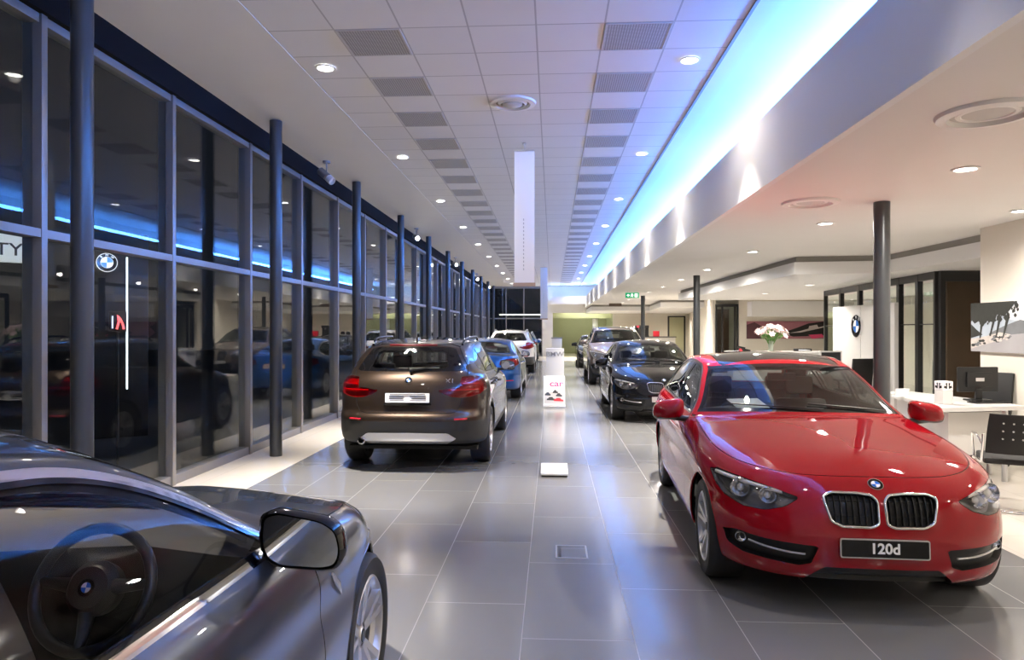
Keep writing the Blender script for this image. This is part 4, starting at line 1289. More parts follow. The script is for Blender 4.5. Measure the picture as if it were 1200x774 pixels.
# stepped soffits over the offices
for nm, P in (('beam_soffit_office', [(5.95, 9.55), (11.9, 9.55), (11.9, 24), (4.27, 24), (4.38, 12.95), (5.9, 12.75)]),
              ('beam_soffit_far', [(4.8, 31.3), (11.9, 31.3), (11.9, 43.3), (2.05, 43.3), (2.05, 37.0), (5.1, 37.0)])):
    sprism(nm, P, 2.63, ZL - 0.10, R['bulk'])
    cx = sum(p[0] for p in P) / len(P); cy = sum(p[1] for p in P) / len(P)
    sprism('trim_2' if 'office' in nm else 'trim_3', [(cx + (x - cx) * 0.985, cy + (y - cy) * 0.985) for x, y in P], ZL - 0.10, ZL, R['gap'])
sbox('beam_hung_box', (7.0, 25.0, 2.10), (10.8, 25.6, 2.63), R['bulk'])

# walls
sbox('wall_right', (5.60, Y0, 0), (5.75, 9.5, ZL), R['wall'])
sbox('wall_right_return', (5.75, 9.38, 0), (11.9, 9.5, ZL), R['wall'])
sbox('wall_far_right', (11.9, Y0, 0), (12.05, Y1, ZL), R['wall'])
sbox('wall_back', (-4.2, Y0 - 0.15, 0), (12.05, Y0, ZC), R['wall'])
sbox('wall_end_pier', (-0.60, Y1 - 0.4, 0), (0.04, Y1, ZC), R['bulk'])
sbox('wall_end_header', (0.04, Y1 - 0.4, 2.67), (3.72, Y1, 3.38), R['bulk'])
sbox('wall_end_top', (-0.60, Y1 + 0.001, 3.42), (3.0, Y1 + 0.15, ZC + 0.1), R['bulk'])
sbox('wall_end_right', (3.72, Y1 - 0.15, 0), (8.3, Y1, ZL), R['wall'])
sprism('wall_side_far', [(8.3, 43.3), (6.15, 27.2), (6.25, 27.15), (8.42, 43.3)], 0, ZL, R['wall'])
sbox('wall_picture', (7.06, 26.9, 0), (11.9, 27.05, ZL), R['wall'])
# service bay behind the opening
sbox('wall_bay_back', (-0.6, 48.6, 0), (4.2, 48.75, 3.0), R['olive'])
sbox('wall_bay_left', (-0.12, Y1, 0), (0.04, 48.6, 3.0), R['olive'])
sbox('wall_bay_right', (3.72, Y1, 0), (3.88, 48.6, 3.0), R['olive'])
sbox('ceiling_bay', (-0.6, Y1, 2.9), (4.2, 48.75, 3.0), R['plaster'])
structure(MB().cyl((2.75, 45, 0), (2.75, 45, 2.9), 0.18, seg=24).build('column_bay', R['bulk']))
sbox('beam_bay', (0.04, 44.6, 2.35), (3.72, 44.8, 2.9), R['olive'])

# glass wall: one bay per window
YM0, SP = 5.2, 1.865
def window_bay(n, ya, yb):
    f = MB(); w = 0.032
    f.b2((XW - 0.08, ya - w, 0), (XW + 0.08, ya + w, 4.06), 0, 0.004)
    f.b2((XW - 0.06, ya + w, 0.0), (XW + 0.06, yb - w, 0.10))
    f.b2((XW - 0.07, ya + w, 2.335), (XW + 0.075, yb - w, 2.40))
    f.b2((XW - 0.06, ya + w, 3.99), (XW + 0.06, yb - w, 4.06))
    o = structure(f.build('window_%d' % n, R['alu']))
    MB().b2((XW - 0.008, ya + w, 0.10), (XW + 0.004, yb - w, 2.335)).build('pane', R['glass'], o)
    MB().b2((XW - 0.008, ya + w, 2.40), (XW + 0.004, yb - w, 3.99)).build('pane', R['glass'], o)
NB = 0
for k in range(-5, 20):
    NB += 1
    window_bay(NB, YM0 + SP * k, YM0 + SP * (k + 1))
structure(MB().b2((XW - 0.08, YM0 + SP * 20 - 0.032, 0), (XW + 0.08, Y1, 4.06)).build('trim_4', R['alu']))
sbox('trim_5', (XW - 0.12, Y0, 4.06), (XW + 0.12, Y1, ZC), R['header'])
sbox('wall_left_end', (XW - 0.1, Y0, 0), (XW + 0.1, YM0 - SP * 5 - 0.04, 4.06), R['darkframe'])
# end glazing
f = MB()
xs = [-3.9, -2.85, -1.75, -0.62]
for x in xs: f.b2((x - 0.03, Y1 - 0.08, 0), (x + 0.03, Y1 + 0.06, ZC))
for a, b in zip(xs[:-1], xs[1:]):
    for z0, z1 in ((0, 0.1), (2.30, 2.37), (4.2, ZC)): f.b2((a + 0.03, Y1 - 0.05, z0), (b - 0.03, Y1 + 0.05, z1))
o = structure(f.build('window_%d' % (NB + 1), R['alu']))
for a, b in zip(xs[:-1], xs[1:]):
    for z0, z1 in ((0.1, 2.30), (2.37, 4.2)):
        MB().b2((a + 0.03, Y1 - 0.01, z0), (b - 0.03, Y1 + 0.002, z1)).build('pane', R['glass'], o)
# columns
for k in range(-1, 11):
    structure(MB().cyl((-3.55, 5.1 + 3.72 * k, 0), (-3.55, 5.1 + 3.72 * k, ZC - 0.01), 0.078, seg=28).build('column_left', R['col']))
for y in (-2.3, 7.48, 17.3, 27.4):
    structure(MB().cyl((3.42 if y < 10 else 3.52, y, 0), (3.42 if y < 10 else 3.52, y, ZL), 0.08, seg=28).build('column_right', R['col']))

# ------------------------------------------------------------------ ceiling fittings
def lamp_spot(loc, e, col=(1, .90, .79), ang=150, blend=1.0, size=0.05, rot=None):
    l = bpy.data.lights.new('spot_or_fill_lamp', 'SPOT'); l.energy = e; l.color = col
    l.spot_size = math.radians(ang); l.spot_blend = blend; l.shadow_soft_size = size
    o = bpy.data.objects.new('lamp', l); C.objects.link(o); o.location = loc
    if rot: o.rotation_euler = rot
    return o
R['lamp'] = emit_mat('lamp_diffuser', (1, .96, .90), 14)
R['lamp_off'] = mat('speaker_grille', (0.55, 0.54, 0.52), 0.5)
R['ring'] = mat('white_trim_ring', (0.78, 0.77, 0.75), 0.35)
def downlight_parts(o):
    MB().lathe([(0.075, 0.0), (0.105, -0.001), (0.108, -0.008), (0.085, -0.012), (0.075, 0.0)], seg=28).build('trim_ring', R['ring'], o)
    MB().lathe([(0.076, -0.0035), (0.0, -0.0035)], seg=24).build('diffuser', R['lamp'], o)
E_HALL, E_LOW = 1250, 215
proto = empty('downlight'); downlight_parts(proto)
first = True
def put_downlight(x, y, z, label, group, e, ang=150):
    global first
    o = proto if first else copy_tree(proto)
    first = False
    o.location = (x, y, z); tag(o, label, 'ceiling light', group)
    lamp_spot((x, y, z - 0.03), e, ang=ang, blend=0.68 if ang > 170 else 1.0, col=(1, .90, .79) if z > 4 else (1, .93, .85))
yy = [7.08 + 3.72 * k for k in range(-3, 10)]
for side, x in (('left', -2.33), ('right', 1.37)):
    vis = 0
    for y in yy:
        if y > 6: vis += 1; lab = '%s round downlight from the camera in the %s lamp row of the tiled hall ceiling' % (ORD[vis - 1], side)
        else: lab = 'round downlight of the %s lamp row above and behind the camera' % side if y < 0 else 'round downlight of the %s lamp row nearly overhead, out of the picture' % side
        if y < 6:
            k_ = 0.08 if side == 'right' and y > 0 else 1.0
            lamp_spot((x, y, ZC - 0.03), E_HALL * k_, ang=60); lamp_spot((x, y, ZC - 0.035), 62 * k_); continue
        put_downlight(x, y, ZC, lab, 'downlights of the %s hall row' % side, E_HALL, 60); lamp_spot((x, y, ZC - 0.035), 62)
vis = 0
for y in [-3.2, -0.1, 2.95, 5.97, 8.93, 12.07, 15.6, 18.7, 21.8, 24.9, 28.0, 31, 34]:
    if y < 5: lamp_spot((3.4, y, ZL - 0.03), E_LOW * (0.15 if y > -1 else 0.6), (1, .93, .85)); continue
    vis += 1
    put_downlight(3.4, y, ZL, '%s downlight from the camera in the low side ceiling over the right-hand cars' % ORD[vis - 1], 'downlights of the low ceiling', E_LOW, 177)
lamp_spot((5.2, 2.0, ZL - 0.03), E_LOW * 0.5, (1, .90, .78)); lamp_spot((5.2, -1.0, ZL - 0.03), E_LOW * 0.5, (1, .90, .78))
put_downlight(5.2, 8.1, ZL, 'downlight close to the cream wall above the landscape canvas', 'downlights over the desks', E_LOW * 0.3)
lamp_spot((5.2, 5.1, ZL - 0.03), E_LOW * 0.4, (1, .90, .78))
for i, (x, y) in enumerate(((5.75, 16.0), (5.85, 19.6), (5.9, 22.9))):
    put_downlight(x, y, 2.63, '%s downlight under the white office soffit behind the steel column' % ORD[i], 'downlights under the office soffit', 120)
for x, y in ((8.5, 14), (8.5, 18), (9, 22), (8.8, 25.4)): lamp_spot((x, y, 2.6), 110)
for x, y in ((5.5, 34), (5.0, 39.5), (3.0, 39.5), (7.0, 41), (8, 36), (4.5, 30)): lamp_spot((x, y, ZL - 0.05 if y < 35 else 2.6), 200)  # bare lamps added to brighten the far right end, no fittings
for y in (29, 33): lamp_spot((6.2, y, ZL - 0.05), 200)
# vents
R['vent'] = tile_mat('perforated_vent', (0.55, 0.54, 0.54), (0.26, 0.255, 0.255), 0.024, 0.024, 0, 0, 0.011, 0.6, bump=0, var=0.0)
R['vent_frame'] = mat('vent_frame', (0.5, 0.495, 0.49), 0.5)
def vent_parts():
    o = empty('ceiling_vent')
    f = MB(); a, b = 0.295, 0.288
    for lo, hi in (((-a, -a, -0.008), (a, -a + 0.014, 0.0)), ((-a, a - 0.014, -0.008), (a, a, 0.0)), ((-a, -a + 0.014, -0.008), (-a + 0.014, a - 0.014, 0.0)), ((a - 0.014, -a + 0.014, -0.008), (a, a - 0.014, 0.0))): f.b2(lo, hi)
    f.build('frame', R['vent_frame'], o)
    MB().b2((-a + 0.014, -a + 0.014, -0.005), (a - 0.014, a - 0.014, 0.0)).build('grille', R['vent'], o)
    return o
vp = vent_parts(); firstv = True
for side, i in (('left', 1), ('right', 5)):
    k = 0
    for n in range(0, 31):
        y = 6.5 + 1.2 * n
        if y > Y1 - 0.6: break
        o = vp if firstv else copy_tree(vp)
        firstv = False
        o.location = (-2.57 + 0.607 * (i + 0.5), y, ZC + 0.005)
        tag(o, '%s perforated grey vent tile from the camera in the %s vent row' % (ORD[k], side), 'ceiling vent', 'vent tiles of the %s row' % side)
        k += 1
# round diffuser in the tiles and round speakers in the low ceiling
def round_diffuser(x, y, z, r, label, name='ceiling_diffuser', cat='ceiling diffuser', lit=False):
    o = thing(name, label, cat, (x, y, z))
    MB().lathe([(r * 0.72, 0.0), (r * 0.76, -0.03), (r * 0.97, -0.022), (r, -0.004), (r, 0.0)], seg=48).build('rim', R['ring'], o)
    MB().lathe([(r * 0.72, -0.002), (r * 0.5, -0.002), (r * 0.5, -0.006), (0, -0.006)], seg=40).build('cone', R['gap'] if lit else R['lamp_off'], o)
    if lit:
        MB().lathe([(r * 0.42, -0.007), (r * 0.40, -0.03), (r * 0.30, -0.045), (0, -0.05)], seg=32).build('cap', R['lamp_off'], o)
        MB().lathe([(r * 0.62, -0.003), (r * 0.56, -0.03), (r * 0.52, -0.03), (r * 0.55, -0.003)], seg=40).build('vane', R['ring'], o)
    else:
        MB().lathe([(r * 0.6, -0.006), (r * 0.58, -0.012), (r * 0.5, -0.012), (r * 0.48, -0.006)], seg=40).build('vane', R['ring'], o)
    return o
round_diffuser(-0.47, 8.31, ZC + 0.005, 0.28, 'round ceiling diffuser with dark throat among the white ceiling tiles', lit=True)
round_diffuser(2.66, 4.44, ZL, 0.285, 'large round air outlet nearest the camera in the low side ceiling', 'air_outlet', 'air outlet')
round_diffuser(2.68, 7.44, ZL, 0.285, 'smaller looking round air outlet beside the steel column top', 'air_outlet', 'air outlet')
# ceiling spotlights along the glass wall
R['spot_body'] = mat('spot_body', (0.33, 0.34, 0.37), 0.35, 0.4)
R['spot_on'] = emit_mat('spot_face', (1, .90, .74), 60)
names = ['nearest spotlight on the ceiling edge, grey double can turned down the hall', 'glaring spotlight above the brown car by the glass wall', 'glaring spotlight between the fourth and fifth glass wall columns', 'small spotlight near the far columns of the glass wall', 'farthest spotlight glaring at the last columns of the glass wall']
for i, y in enumerate((11.0, 18.4, 25.9, 33.3, 39.6)):
    o = thing('ceiling_spotlight', names[i], 'spotlight', (-3.6, y, ZC), group='spotlights along the glass wall')
    b = MB(); b.cyl((0, 0, -0.03), (0, 0, 0), 0.06, seg=20); b.cyl((0, 0, -0.22), (0, 0, -0.03), 0.012, seg=10); b.build('mount', R['spot_body'], o)
    if i == 0: d = Vector((0.62, -0.25, -0.55)).normalized()
    else: d = Vector((0.42, -0.85, -0.32)).normalized()
    p = Vector((0, 0, -0.24))
    b = MB(); b.cyl(p - d * 0.16, p + d * 0.02, 0.062, seg=24); b.cyl(p + d * 0.02, p + d * 0.05, 0.03, seg=16); b.build('lamp_body', R['spot_body'], o)
    b = MB(); b.lathe([(0.03, 0.04), (0.062, 0.05), (0.062, 0.15), (0.054, 0.15), (0.05, 0.10)], p, d, 24); b.build('hood', R['matt_white'], o)
    b = MB(); b.lathe([(0.052, 0.105), (0, 0.105)], p, d, 20); b.build('lamp_face', R['spot_on'] if i else R['ring'], o)
    if i:
        q = Vector((-3.6, y, ZC)) + p + d * 0.17
        lamp_spot(q, 55, (1, .9, .75), 60, 0.5, 0.04, d.to_track_quat('-Z', 'Y').to_euler())

# blue cove light strip lying on the ledge
BLUE = (0.07, 0.27, 1.0)
sbox('beam_cove_shelf', (2.40, Y0, 3.91), (2.98, 41.1, 3.94), R['bulk'])
R['led'] = emit_mat('blue_led', BLUE, 43)
o = MB().b2((2.60, Y0 + 0.1, 3.942), (2.68, 41.0, 4.05)).build('cove_light', R['led'])
tag(o, 'long blue light strip hidden behind the bulkhead upstand along the hall', 'light strip')
R['led2'] = emit_mat('white_led', (0.55, 0.75, 1.0), 22)
o = MB().b2((0.0, 41.6, 3.425), (1.95, 41.72, 3.455)).build('cove_light', R['led2'])
tag(o, 'short white light strip behind the bulkhead across the far end wall', 'light strip')
# service bay lamp
R['tube'] = emit_mat('fluorescent', (0.95, 1.0, 0.78), 10)
for i, y in enumerate((44.1, 47.0)):
    o = MB().b2((0.6, y - 0.06, 2.82), (3.3, y + 0.06, 2.90)).build('ceiling_tube_light', R['tube'])
    tag(o, ['fluorescent tube inside the olive bay just behind the opening', 'fluorescent tube at the back of the olive bay'][i], 'tube light', 'tubes of the olive bay')

# unseen spot added at the glass wall row's spacing to brighten the hanging banner
q = Vector((-3.6, 3.6, ZC - 0.28)); d = (Vector((-0.4, 10.1, 3.2)) - q).normalized()
lamp_spot(q, 520, (1, .92, .82), 22, 0.8, 0.04, d.to_track_quat('-Z', 'Y').to_euler())
# ------------------------------------------------------------------ furniture and signs
CM = car_mats()
R['black'] = mat('black_plastic_matt', (0.007, 0.007, 0.0075), 0.45)
R['mesh'] = mat('black_mesh', (0.010, 0.010, 0.0105), 0.65, noise=0.3, nscale=90)
R['screen'] = mat('screen_glass', (0.008, 0.008, 0.009), 0.12)
R['chrome'] = CM['chrome']
R['leaf'] = mat('leaf_green', (0.10, 0.26, 0.04), 0.5, noise=0.3, nscale=30)
R['petal'] = mat('petal_pink', (0.85, 0.66, 0.66), 0.6, noise=0.1, nscale=30)
R['petalw'] = mat('petal_white', (0.86, 0.82, 0.78), 0.6)
R['vase'] = mat('clear_vase', (0.45, 0.50, 0.42), 0.08)
R['signwhite'] = mat('sign_white', (0.84, 0.85, 0.86), 0.4)
R['letter_grey'] = mat('letter_grey', (0.42, 0.43, 0.45), 0.4)
R['pink'] = mat('print_pink', (0.80, 0.06, 0.20), 0.4)
R['printgrey'] = mat('print_grey', (0.52, 0.51, 0.51), 0.4)
R['printdark'] = mat('print_dark', (0.035, 0.035, 0.04), 0.4)
R['printred'] = mat('print_red', (0.60, 0.02, 0.04), 0.4)

def flat(mb, o, ex, ey, pts, lift, m):
    ex, ey, o = Vector(ex), Vector(ey), Vector(o); n = ex.cross(ey).normalized()
    mb.add([o + ex * x + ey * y + n * lift for x, y in pts], [list(range(len(pts)))], m)

# desk: clipped white worktop on a box base with a steel corner leg
d = thing('desk', 'white desk with overhanging top and black shadow line near the cream wall', 'desk', (0, 0, 0))
top = [(4.04, 7.50), (5.02, 7.76), (5.06, 8.20), (4.72, 9.52), (4.36, 9.47)]
MB().prism(top, 0.045, (0, 0, 0.765), (1, 0, 0), (0, 1, 0)).build('worktop', R['white'], d, recalc=True)
inn = [(4.22, 7.72), (4.96, 7.92), (4.98, 8.18), (4.66, 9.38), (4.46, 9.34)]
MB().prism(inn, 0.46, (0, 0, 0.275), (1, 0, 0), (0, 1, 0)).build('base_cabinet', R['white'], d, recalc=True)
MB().prism([(4.25, 7.75), (4.93, 7.94), (4.95, 8.17), (4.64, 9.35), (4.49, 9.31)], 0.03, (0, 0, 0.245), (1, 0, 0), (0, 1, 0)).build('shadow_rail', R['black'], d, recalc=True)  # black strip standing in for the shadow line under the base
MB().prism([(4.25, 7.75), (4.93, 7.94), (4.95, 8.17), (4.64, 9.35), (4.49, 9.31)], 0.03, (0, 0, 0.735), (1, 0, 0), (0, 1, 0)).build('shadow_rail', R['black'], d, recalc=True)
for x, y in ((4.83, 7.77), (4.30, 7.80), (4.90, 8.15), (4.56, 9.28)):
    MB().cyl((x, y, 0), (x, y, 0.765 if y < 7.79 else 0.26), 0.028, seg=16).build('leg', CM['satin'], d)
# things on the desk
ZD = 0.810
t = thing('monitor', 'black computer monitor seen from behind on the white desk', 'monitor', (4.86, 8.30, ZD), 0.10)
b = MB(); b.box((0, 0, 0.245), (0.47, 0.035, 0.285), 0, None, 0.012); b.box((0, -0.028, 0.245), (0.30, 0.03, 0.17), 0, None, 0.01); b.build('casing', R['black'], t, 40)
MB().box((0, 0.018, 0.245), (0.44, 0.004, 0.255)).build('screen', R['screen'], t)
b = MB(); b.box((0, -0.02, 0.07), (0.07, 0.03, 0.13), 0, None, 0.008); b.box((0, 0, 0.010), (0.24, 0.16, 0.018), 0, None, 0.006); b.build('stand', R['black'], t, 40)
flatb = MB(); flat(flatb, (0, -0.0435, 0.245), (1, 0, 0), (0, 0, 1), [(-0.05, -.02), (.05, -.02), (.05, .02), (-.05, .02)], 0.0005, 0); flatb.build('label_plate', CM['satin'], t)
t = thing('keyboard', 'flat dark keyboard tray in front of the black monitor', 'keyboard', (4.84, 8.05, ZD), 0.15)
b = MB(); b.box((0, 0, 0.008), (0.42, 0.14, 0.014), 0, None, 0.004); b.build('case', R['black'], t)
b = MB()
for i in range(12):
    for j in range(4): b.box((-0.18 + i * 0.033, -0.045 + j * 0.03, 0.017), (0.027, 0.024, 0.006), 0)
b.build('key', R['screen'], t)
t = thing('picture_cube', 'white box with a black patterned upper half standing on the desk', 'box', (4.28, 7.92, ZD), 0.2)
MB().box((0, 0, 0.075), (0.125, 0.125, 0.15), 0, None, 0.006).build('body', R['white'], t)
b = MB(); b.box((0, 0, 0.20), (0.125, 0.125, 0.10), 0, None, 0.004); b.build('upper_half', R['matt_white'], t)
b = MB()
for sx in (-1, 1):
    flat(b, (0, -0.0626, 0.2), (1, 0, 0), (0, 0, 1), [(sx * .01, -.03), (sx * .05, -.02), (sx * .045, .005), (sx * .02, .0), (sx * .03, .03), (sx * .008, .035)], 0.0005, 0)
    flat(b, (-0.0626, 0, 0.2), (0, -1, 0), (0, 0, 1), [(sx * .01, -.03), (sx * .05, -.02), (sx * .045, .005), (sx * .02, .0), (sx * .03, .03), (sx * .008, .035)], 0.0005, 0)
b.build('pattern', R['black'], t)
t = thing('card_holder', 'small clear card holder standing on the left part of the white desk', 'card holder', (4.24, 8.75, ZD), 0.2)
b = MB(); b.box((0, 0, 0.006), (0.20, 0.10, 0.012), 0, None, 0.003); b.box((0, 0.0, 0.055), (0.18, 0.008, 0.09), 0, Matrix.Rotation(0.25, 4, 'X'), 0.002); b.build('holder', R['matt_white'], t)

# cantilever visitor chairs
def visitor_chair(loc, rotz, label):
    c = thing('visitor_chair', label, 'chair', loc, rotz, 'black visitor chairs at the white desk')
    b = MB(); b.box((0, 0, 0.45), (0.48, 0.46, 0.055), 0, None, 0.022); b.build('seat', R['mesh'], c, 40)
    n = 9; vs = []; rows = 7
    for i in range(rows):
        z = 0.52 + 0.36 * i / (rows - 1); yb = 0.24 + 0.10 * i / (rows - 1)
        for j in range(n):
            u = -1 + 2 * j / (n - 1); wid = 0.225 - 0.02 * (i / (rows - 1)) ** 2
            vs.append((u * wid, yb - 0.06 * u * u + 0.0, z))
    m_ = len(vs)
    vs += [(x, y + 0.022, z) for x, y, z in vs]
    fs = []
    for i in range(rows - 1):
        for j in range(n - 1):
            a = i * n + j; q = [a, a + 1, a + n + 1, a + n]
            fs.append(q); fs.append([m_ + k for k in q[::-1]])
    edge = [j for j in range(n)] + [i * n + n - 1 for i in range(1, rows)] + [(rows - 1) * n + j for j in range(n - 2, -1, -1)] + [i * n for i in range(rows - 2, 0, -1)]
    for k in range(len(edge)):
        a, b_ = edge[k], edge[(k + 1) % len(edge)]; fs.append([a, b_, m_ + b_, m_ + a][::-1])
    MB().add(vs, fs).build('backrest', R['mesh'], c, 50, recalc=True)
    dots = MB()
    for i in range(3):
        for j in range(4):
            u = -0.5 + j * 0.33; z = 0.66 + i * 0.07; yy_ = 0.24 + 0.10 * (z - 0.52) / 0.36 - 0.06 * u * u
            dots.cyl((u * 0.22, yy_ + 0.020, z), (u * 0.22, yy_ + 0.0235, z), 0.008, seg=10)
    dots.build('perforation', CM['satin'], c)
    for s in (-1, 1):
        x = 0.255 * s
        P = [(x, 0.30, 0.70), (x, 0.29, 0.64), (x, 0.22, 0.44), (x, 0.05, 0.425), (x, -0.20, 0.425), (x, -0.25, 0.40), (x, -0.27, 0.33), (x, -0.27, 0.08), (x, -0.26, 0.03), (x, -0.21, 0.013), (x, 0.20, 0.013), (x * 0.98, 0.25, 0.013)]
        MB().tube(P, 0.0125, 10).build('frame', R['chrome'], c, 60)
        MB().tube([(x, 0.275, 0.60), (x * 1.08, 0.24, 0.66), (x * 1.1, 0.10, 0.67), (x * 1.1, -0.12, 0.66), (x * 1.05, -0.20, 0.60), (x, -0.22, 0.43)], 0.011, 10).build('armrest', R['chrome'], c, 60)
    MB().tube([(-0.25, 0.25, 0.013), (0, 0.255, 0.013), (0.25, 0.25, 0.013)], 0.0125, 10).build('cross_tube', R['chrome'], c, 60)
    return c
visitor_chair((4.17, 6.62, 0), 2.75, 'black perforated visitor chair with chrome arms and sled base before the desk')
visitor_chair((4.93, 6.86, 0), 2.9, 'second black visitor chair at the picture edge beside the first one')
def office_chair(loc, rotz, label, group=None):
    c = thing('office_chair', label, 'chair', loc, rotz, group)
    b = MB(); b.box((0, 0, 0.48), (0.48, 0.47, 0.07), 0, None, 0.03); b.build('seat', R['mesh'], c, 40)
    b = MB(); b.box((0, 0.26, 0.83), (0.44, 0.045, 0.54), 0, Matrix.Rotation(-0.14, 4, 'X'), 0.02); b.build('backrest', R['mesh'], c, 40)
    b = MB(); b.tube([(0, 0.10, 0.44), (0, 0.27, 0.46), (0, 0.30, 0.62), (0, 0.29, 0.75)], 0.022, 8); b.cyl((0, 0, 0.10), (0, 0, 0.45), 0.028, seg=14); b.build('post', R['black'], c, 50)
    b = MB()
    for k in range(5):
        a = 2 * PI * k / 5
        b.tube([(0, 0, 0.11), (0.15 * math.cos(a), 0.15 * math.sin(a), 0.095), (0.29 * math.cos(a), 0.29 * math.sin(a), 0.07)], [0.03, 0.022, 0.018], 8)
    b.build('star_base', R['chrome'], c, 50)
    for k in range(5):
        a = 2 * PI * k / 5
        MB().cyl((0.29 * math.cos(a) - 0.02 * math.sin(a), 0.29 * math.sin(a) + 0.02 * math.cos(a), 0.03), (0.29 * math.cos(a) + 0.02 * math.sin(a), 0.29 * math.sin(a) - 0.02 * math.cos(a), 0.03), 0.03, seg=14).build('caster', R['black'], c)
    for s in (-1, 1):
        MB().tube([(s * 0.22, 0.0, 0.46), (s * 0.28, 0.0, 0.50), (s * 0.28, -0.02, 0.66), (s * 0.28, -0.16, 0.68), (s * 0.28, 0.12, 0.68)], 0.018, 8).build('armrest', R['black'], c, 50)
    return c
office_chair((5.22, 8.85, 0), 0.35 - PI / 2 * 0.9, 'black office chair with tall back behind the desk monitor')

# landscape canvas on the cream wall
t = thing('canvas_picture', 'landscape canvas of dark trees beside a pale road on the cream wall', 'picture', (5.60, 8.75, 1.655))
W2, H2 = 0.85, 0.315
MB().b2((-0.06, -W2, -H2), (-0.002, W2, H2)).build('stretcher', R['matt_white'], t)
R['sky'] = mat('paint_sky', (0.42, 0.48, 0.55), 0.6, noise=0.3, nscale=3); R['hill'] = mat('paint_hill', (0.16, 0.17, 0.18), 0.6, noise=0.3, nscale=6)
R['road'] = mat('paint_road', (0.34, 0.33, 0.34), 0.6, noise=0.15, nscale=4); R['tree'] = mat('paint_tree', (0.020, 0.022, 0.018), 0.6, noise=0.4, nscale=20)
R['rock'] = mat('paint_rock', (0.55, 0.50, 0.46), 0.6, noise=0.35, nscale=14); R['cloud'] = mat('paint_cloud', (0.70, 0.72, 0.74), 0.6)
b = MB(); o_, ex, ey = (-0.0602, 0, 0), (0, -1, 0), (0, 0, 1)
F_ = lambda pts, l, m: flat(b, o_, ex, ey, [(x * W2, y * H2) for x, y in pts], l, m)
F_([(-1, -1), (1, -1), (1, 1), (-1, 1)], 0.0, 0)
F_([(-.2, .35), (.2, .2), (.6, .45), (1, .5), (1, 1), (.1, 1), (-.05, .7)], 0.0006, 5)
F_([(-.55, -.25), (-.2, .05), (.15, .28), (.5, .1), (1, .25), (1, -.5), (-.55, -.5)], 0.0012, 1)
F_([(-1, -.85), (-.5, -.6), (-.1, -.3), (.4, -.2), (1, -.15), (1, -1), (-1, -1)], 0.0018, 2)
F_([(-1, -.5), (-.6, -.35), (-.3, -.2), (-.05, -.28), (-.35, -.55), (-.75, -.75), (-1, -.9)], 0.0024, 4)
F_([(-1, .15), (-.85, -.1), (-.7, -.3), (-1, -.45)], 0.003, 3)
for x0, x1 in ((-.78, -.72), (-.55, -.42), (-.40, -.30), (-.24, -.12)):
    F_([(x0, -.45), (x0 + .03, -.45), (x1 + .05, .45), (x1 - .02, .45)], 0.0032, 3)
F_([(-1, 1), (-1, .35), (-.9, .15), (-.8, .25), (-.7, .02), (-.6, .25), (-.45, .2), (-.35, .5), (-.2, .42), (-.05, .7), (.05, .95), (.0, 1)], 0.0036, 3)
rn = random.Random(5)
for i in range(90):
    x = rn.uniform(-1, .12); hi = 1.0; lo = .12 + .5 * max(0, x + .45) + rn.uniform(-.05, .12)
    y = rn.uniform(lo, hi); a = rn.uniform(.03, .09)
    F_([(min(1, max(-1, x + a * .6 * math.cos(t) * rn.uniform(.6, 1.2))), min(1, y + a * 1.5 * math.sin(t) * rn.uniform(.6, 1.2))) for t in [k * PI / 4 for k in range(8)]], 0.0038 + i * 2e-6, 3)
for i in range(40):
    x = rn.uniform(-.95, -.05); y = -.32 - .35 * (-.05 - x) + rn.uniform(-.14, .08); a = rn.uniform(.02, .06)
    F_([(x + a * math.cos(t), y + a * math.sin(t) * 1.2) for t in [k * PI / 3 for k in range(6)]], 0.0040 + i * 2e-6, rn.choice([4, 4, 3, 1]))
b.build('print', [R['sky'], R['hill'], R['road'], R['tree'], R['rock'], R['cloud']], t)

# glass office on the right
P0, P1 = Vector((6.6, 12.4, 0)), Vector((7.08, 18.6, 0)); dv = (P1 - P0); L_ = dv.length; dv.normalize(); nv_ = Vector((dv.y, -dv.x, 0))
ang = math.atan2(dv.y, dv.x)
def office_bay(a, b_, i):
    c = P0 + dv * ((a + b_) / 2); w = b_ - a; M = Matrix.Rotation(ang, 4, 'Z')
    f = MB()
    for s, ww in ((-w / 2 + 0.03, 0.06), (w / 2 - 0.03, 0.06)):
        f.box((c + dv * s + Vector((0, 0, 1.315))), (ww, 0.09, 2.63), 0, M)
    for z, h in ((0.05, 0.10), (2.565, 0.13)): f.box(c + Vector((0, 0, z)), (w - 0.12, 0.08, h), 0, M)
    f.box(c + Vector((0, 0, 1.72)), (w - 0.12, 0.03, 0.02), 0, M)
    o = structure(f.build('window_%d' % (NB + 2 + i), R['darkframe']))
    MB().box(c + Vector((0, 0, 1.275)), (w - 0.12, 0.012, 2.35), 0, M).build('pane', R['office_glass'], o)
cuts = [0, 0.72, 1.55, 2.6, 3.7, 4.95, 6.2]
for i in range(6): office_bay(cuts[i], cuts[i + 1], i)
# its end panel facing down the hall
f = MB(); f.b2((6.6, 12.30, 0), (6.68, 12.38, 2.63)); f.b2((8.0, 12.30, 0), (8.1, 12.38, 2.63)); f.b2((6.68, 12.30, 2.45), (8.0, 12.38, 2.63)); f.b2((6.68, 12.30, 0), (8.0, 12.38, 0.08))
o = structure(f.build('window_%d' % (NB + 8), R['darkframe']))
MB().b2((6.68, 12.334, 0.08), (8.0, 12.346, 2.45)).build('pane', R['office_glass'], o)
sbox('wall_office_wood', (6.95, 12.75, 0), (8.6, 12.85, 2.6), R['wood'])
sbox('wall_office_back', (10.6, 12.9, 0), (10.7, 26.8, 2.62), R['wall'])
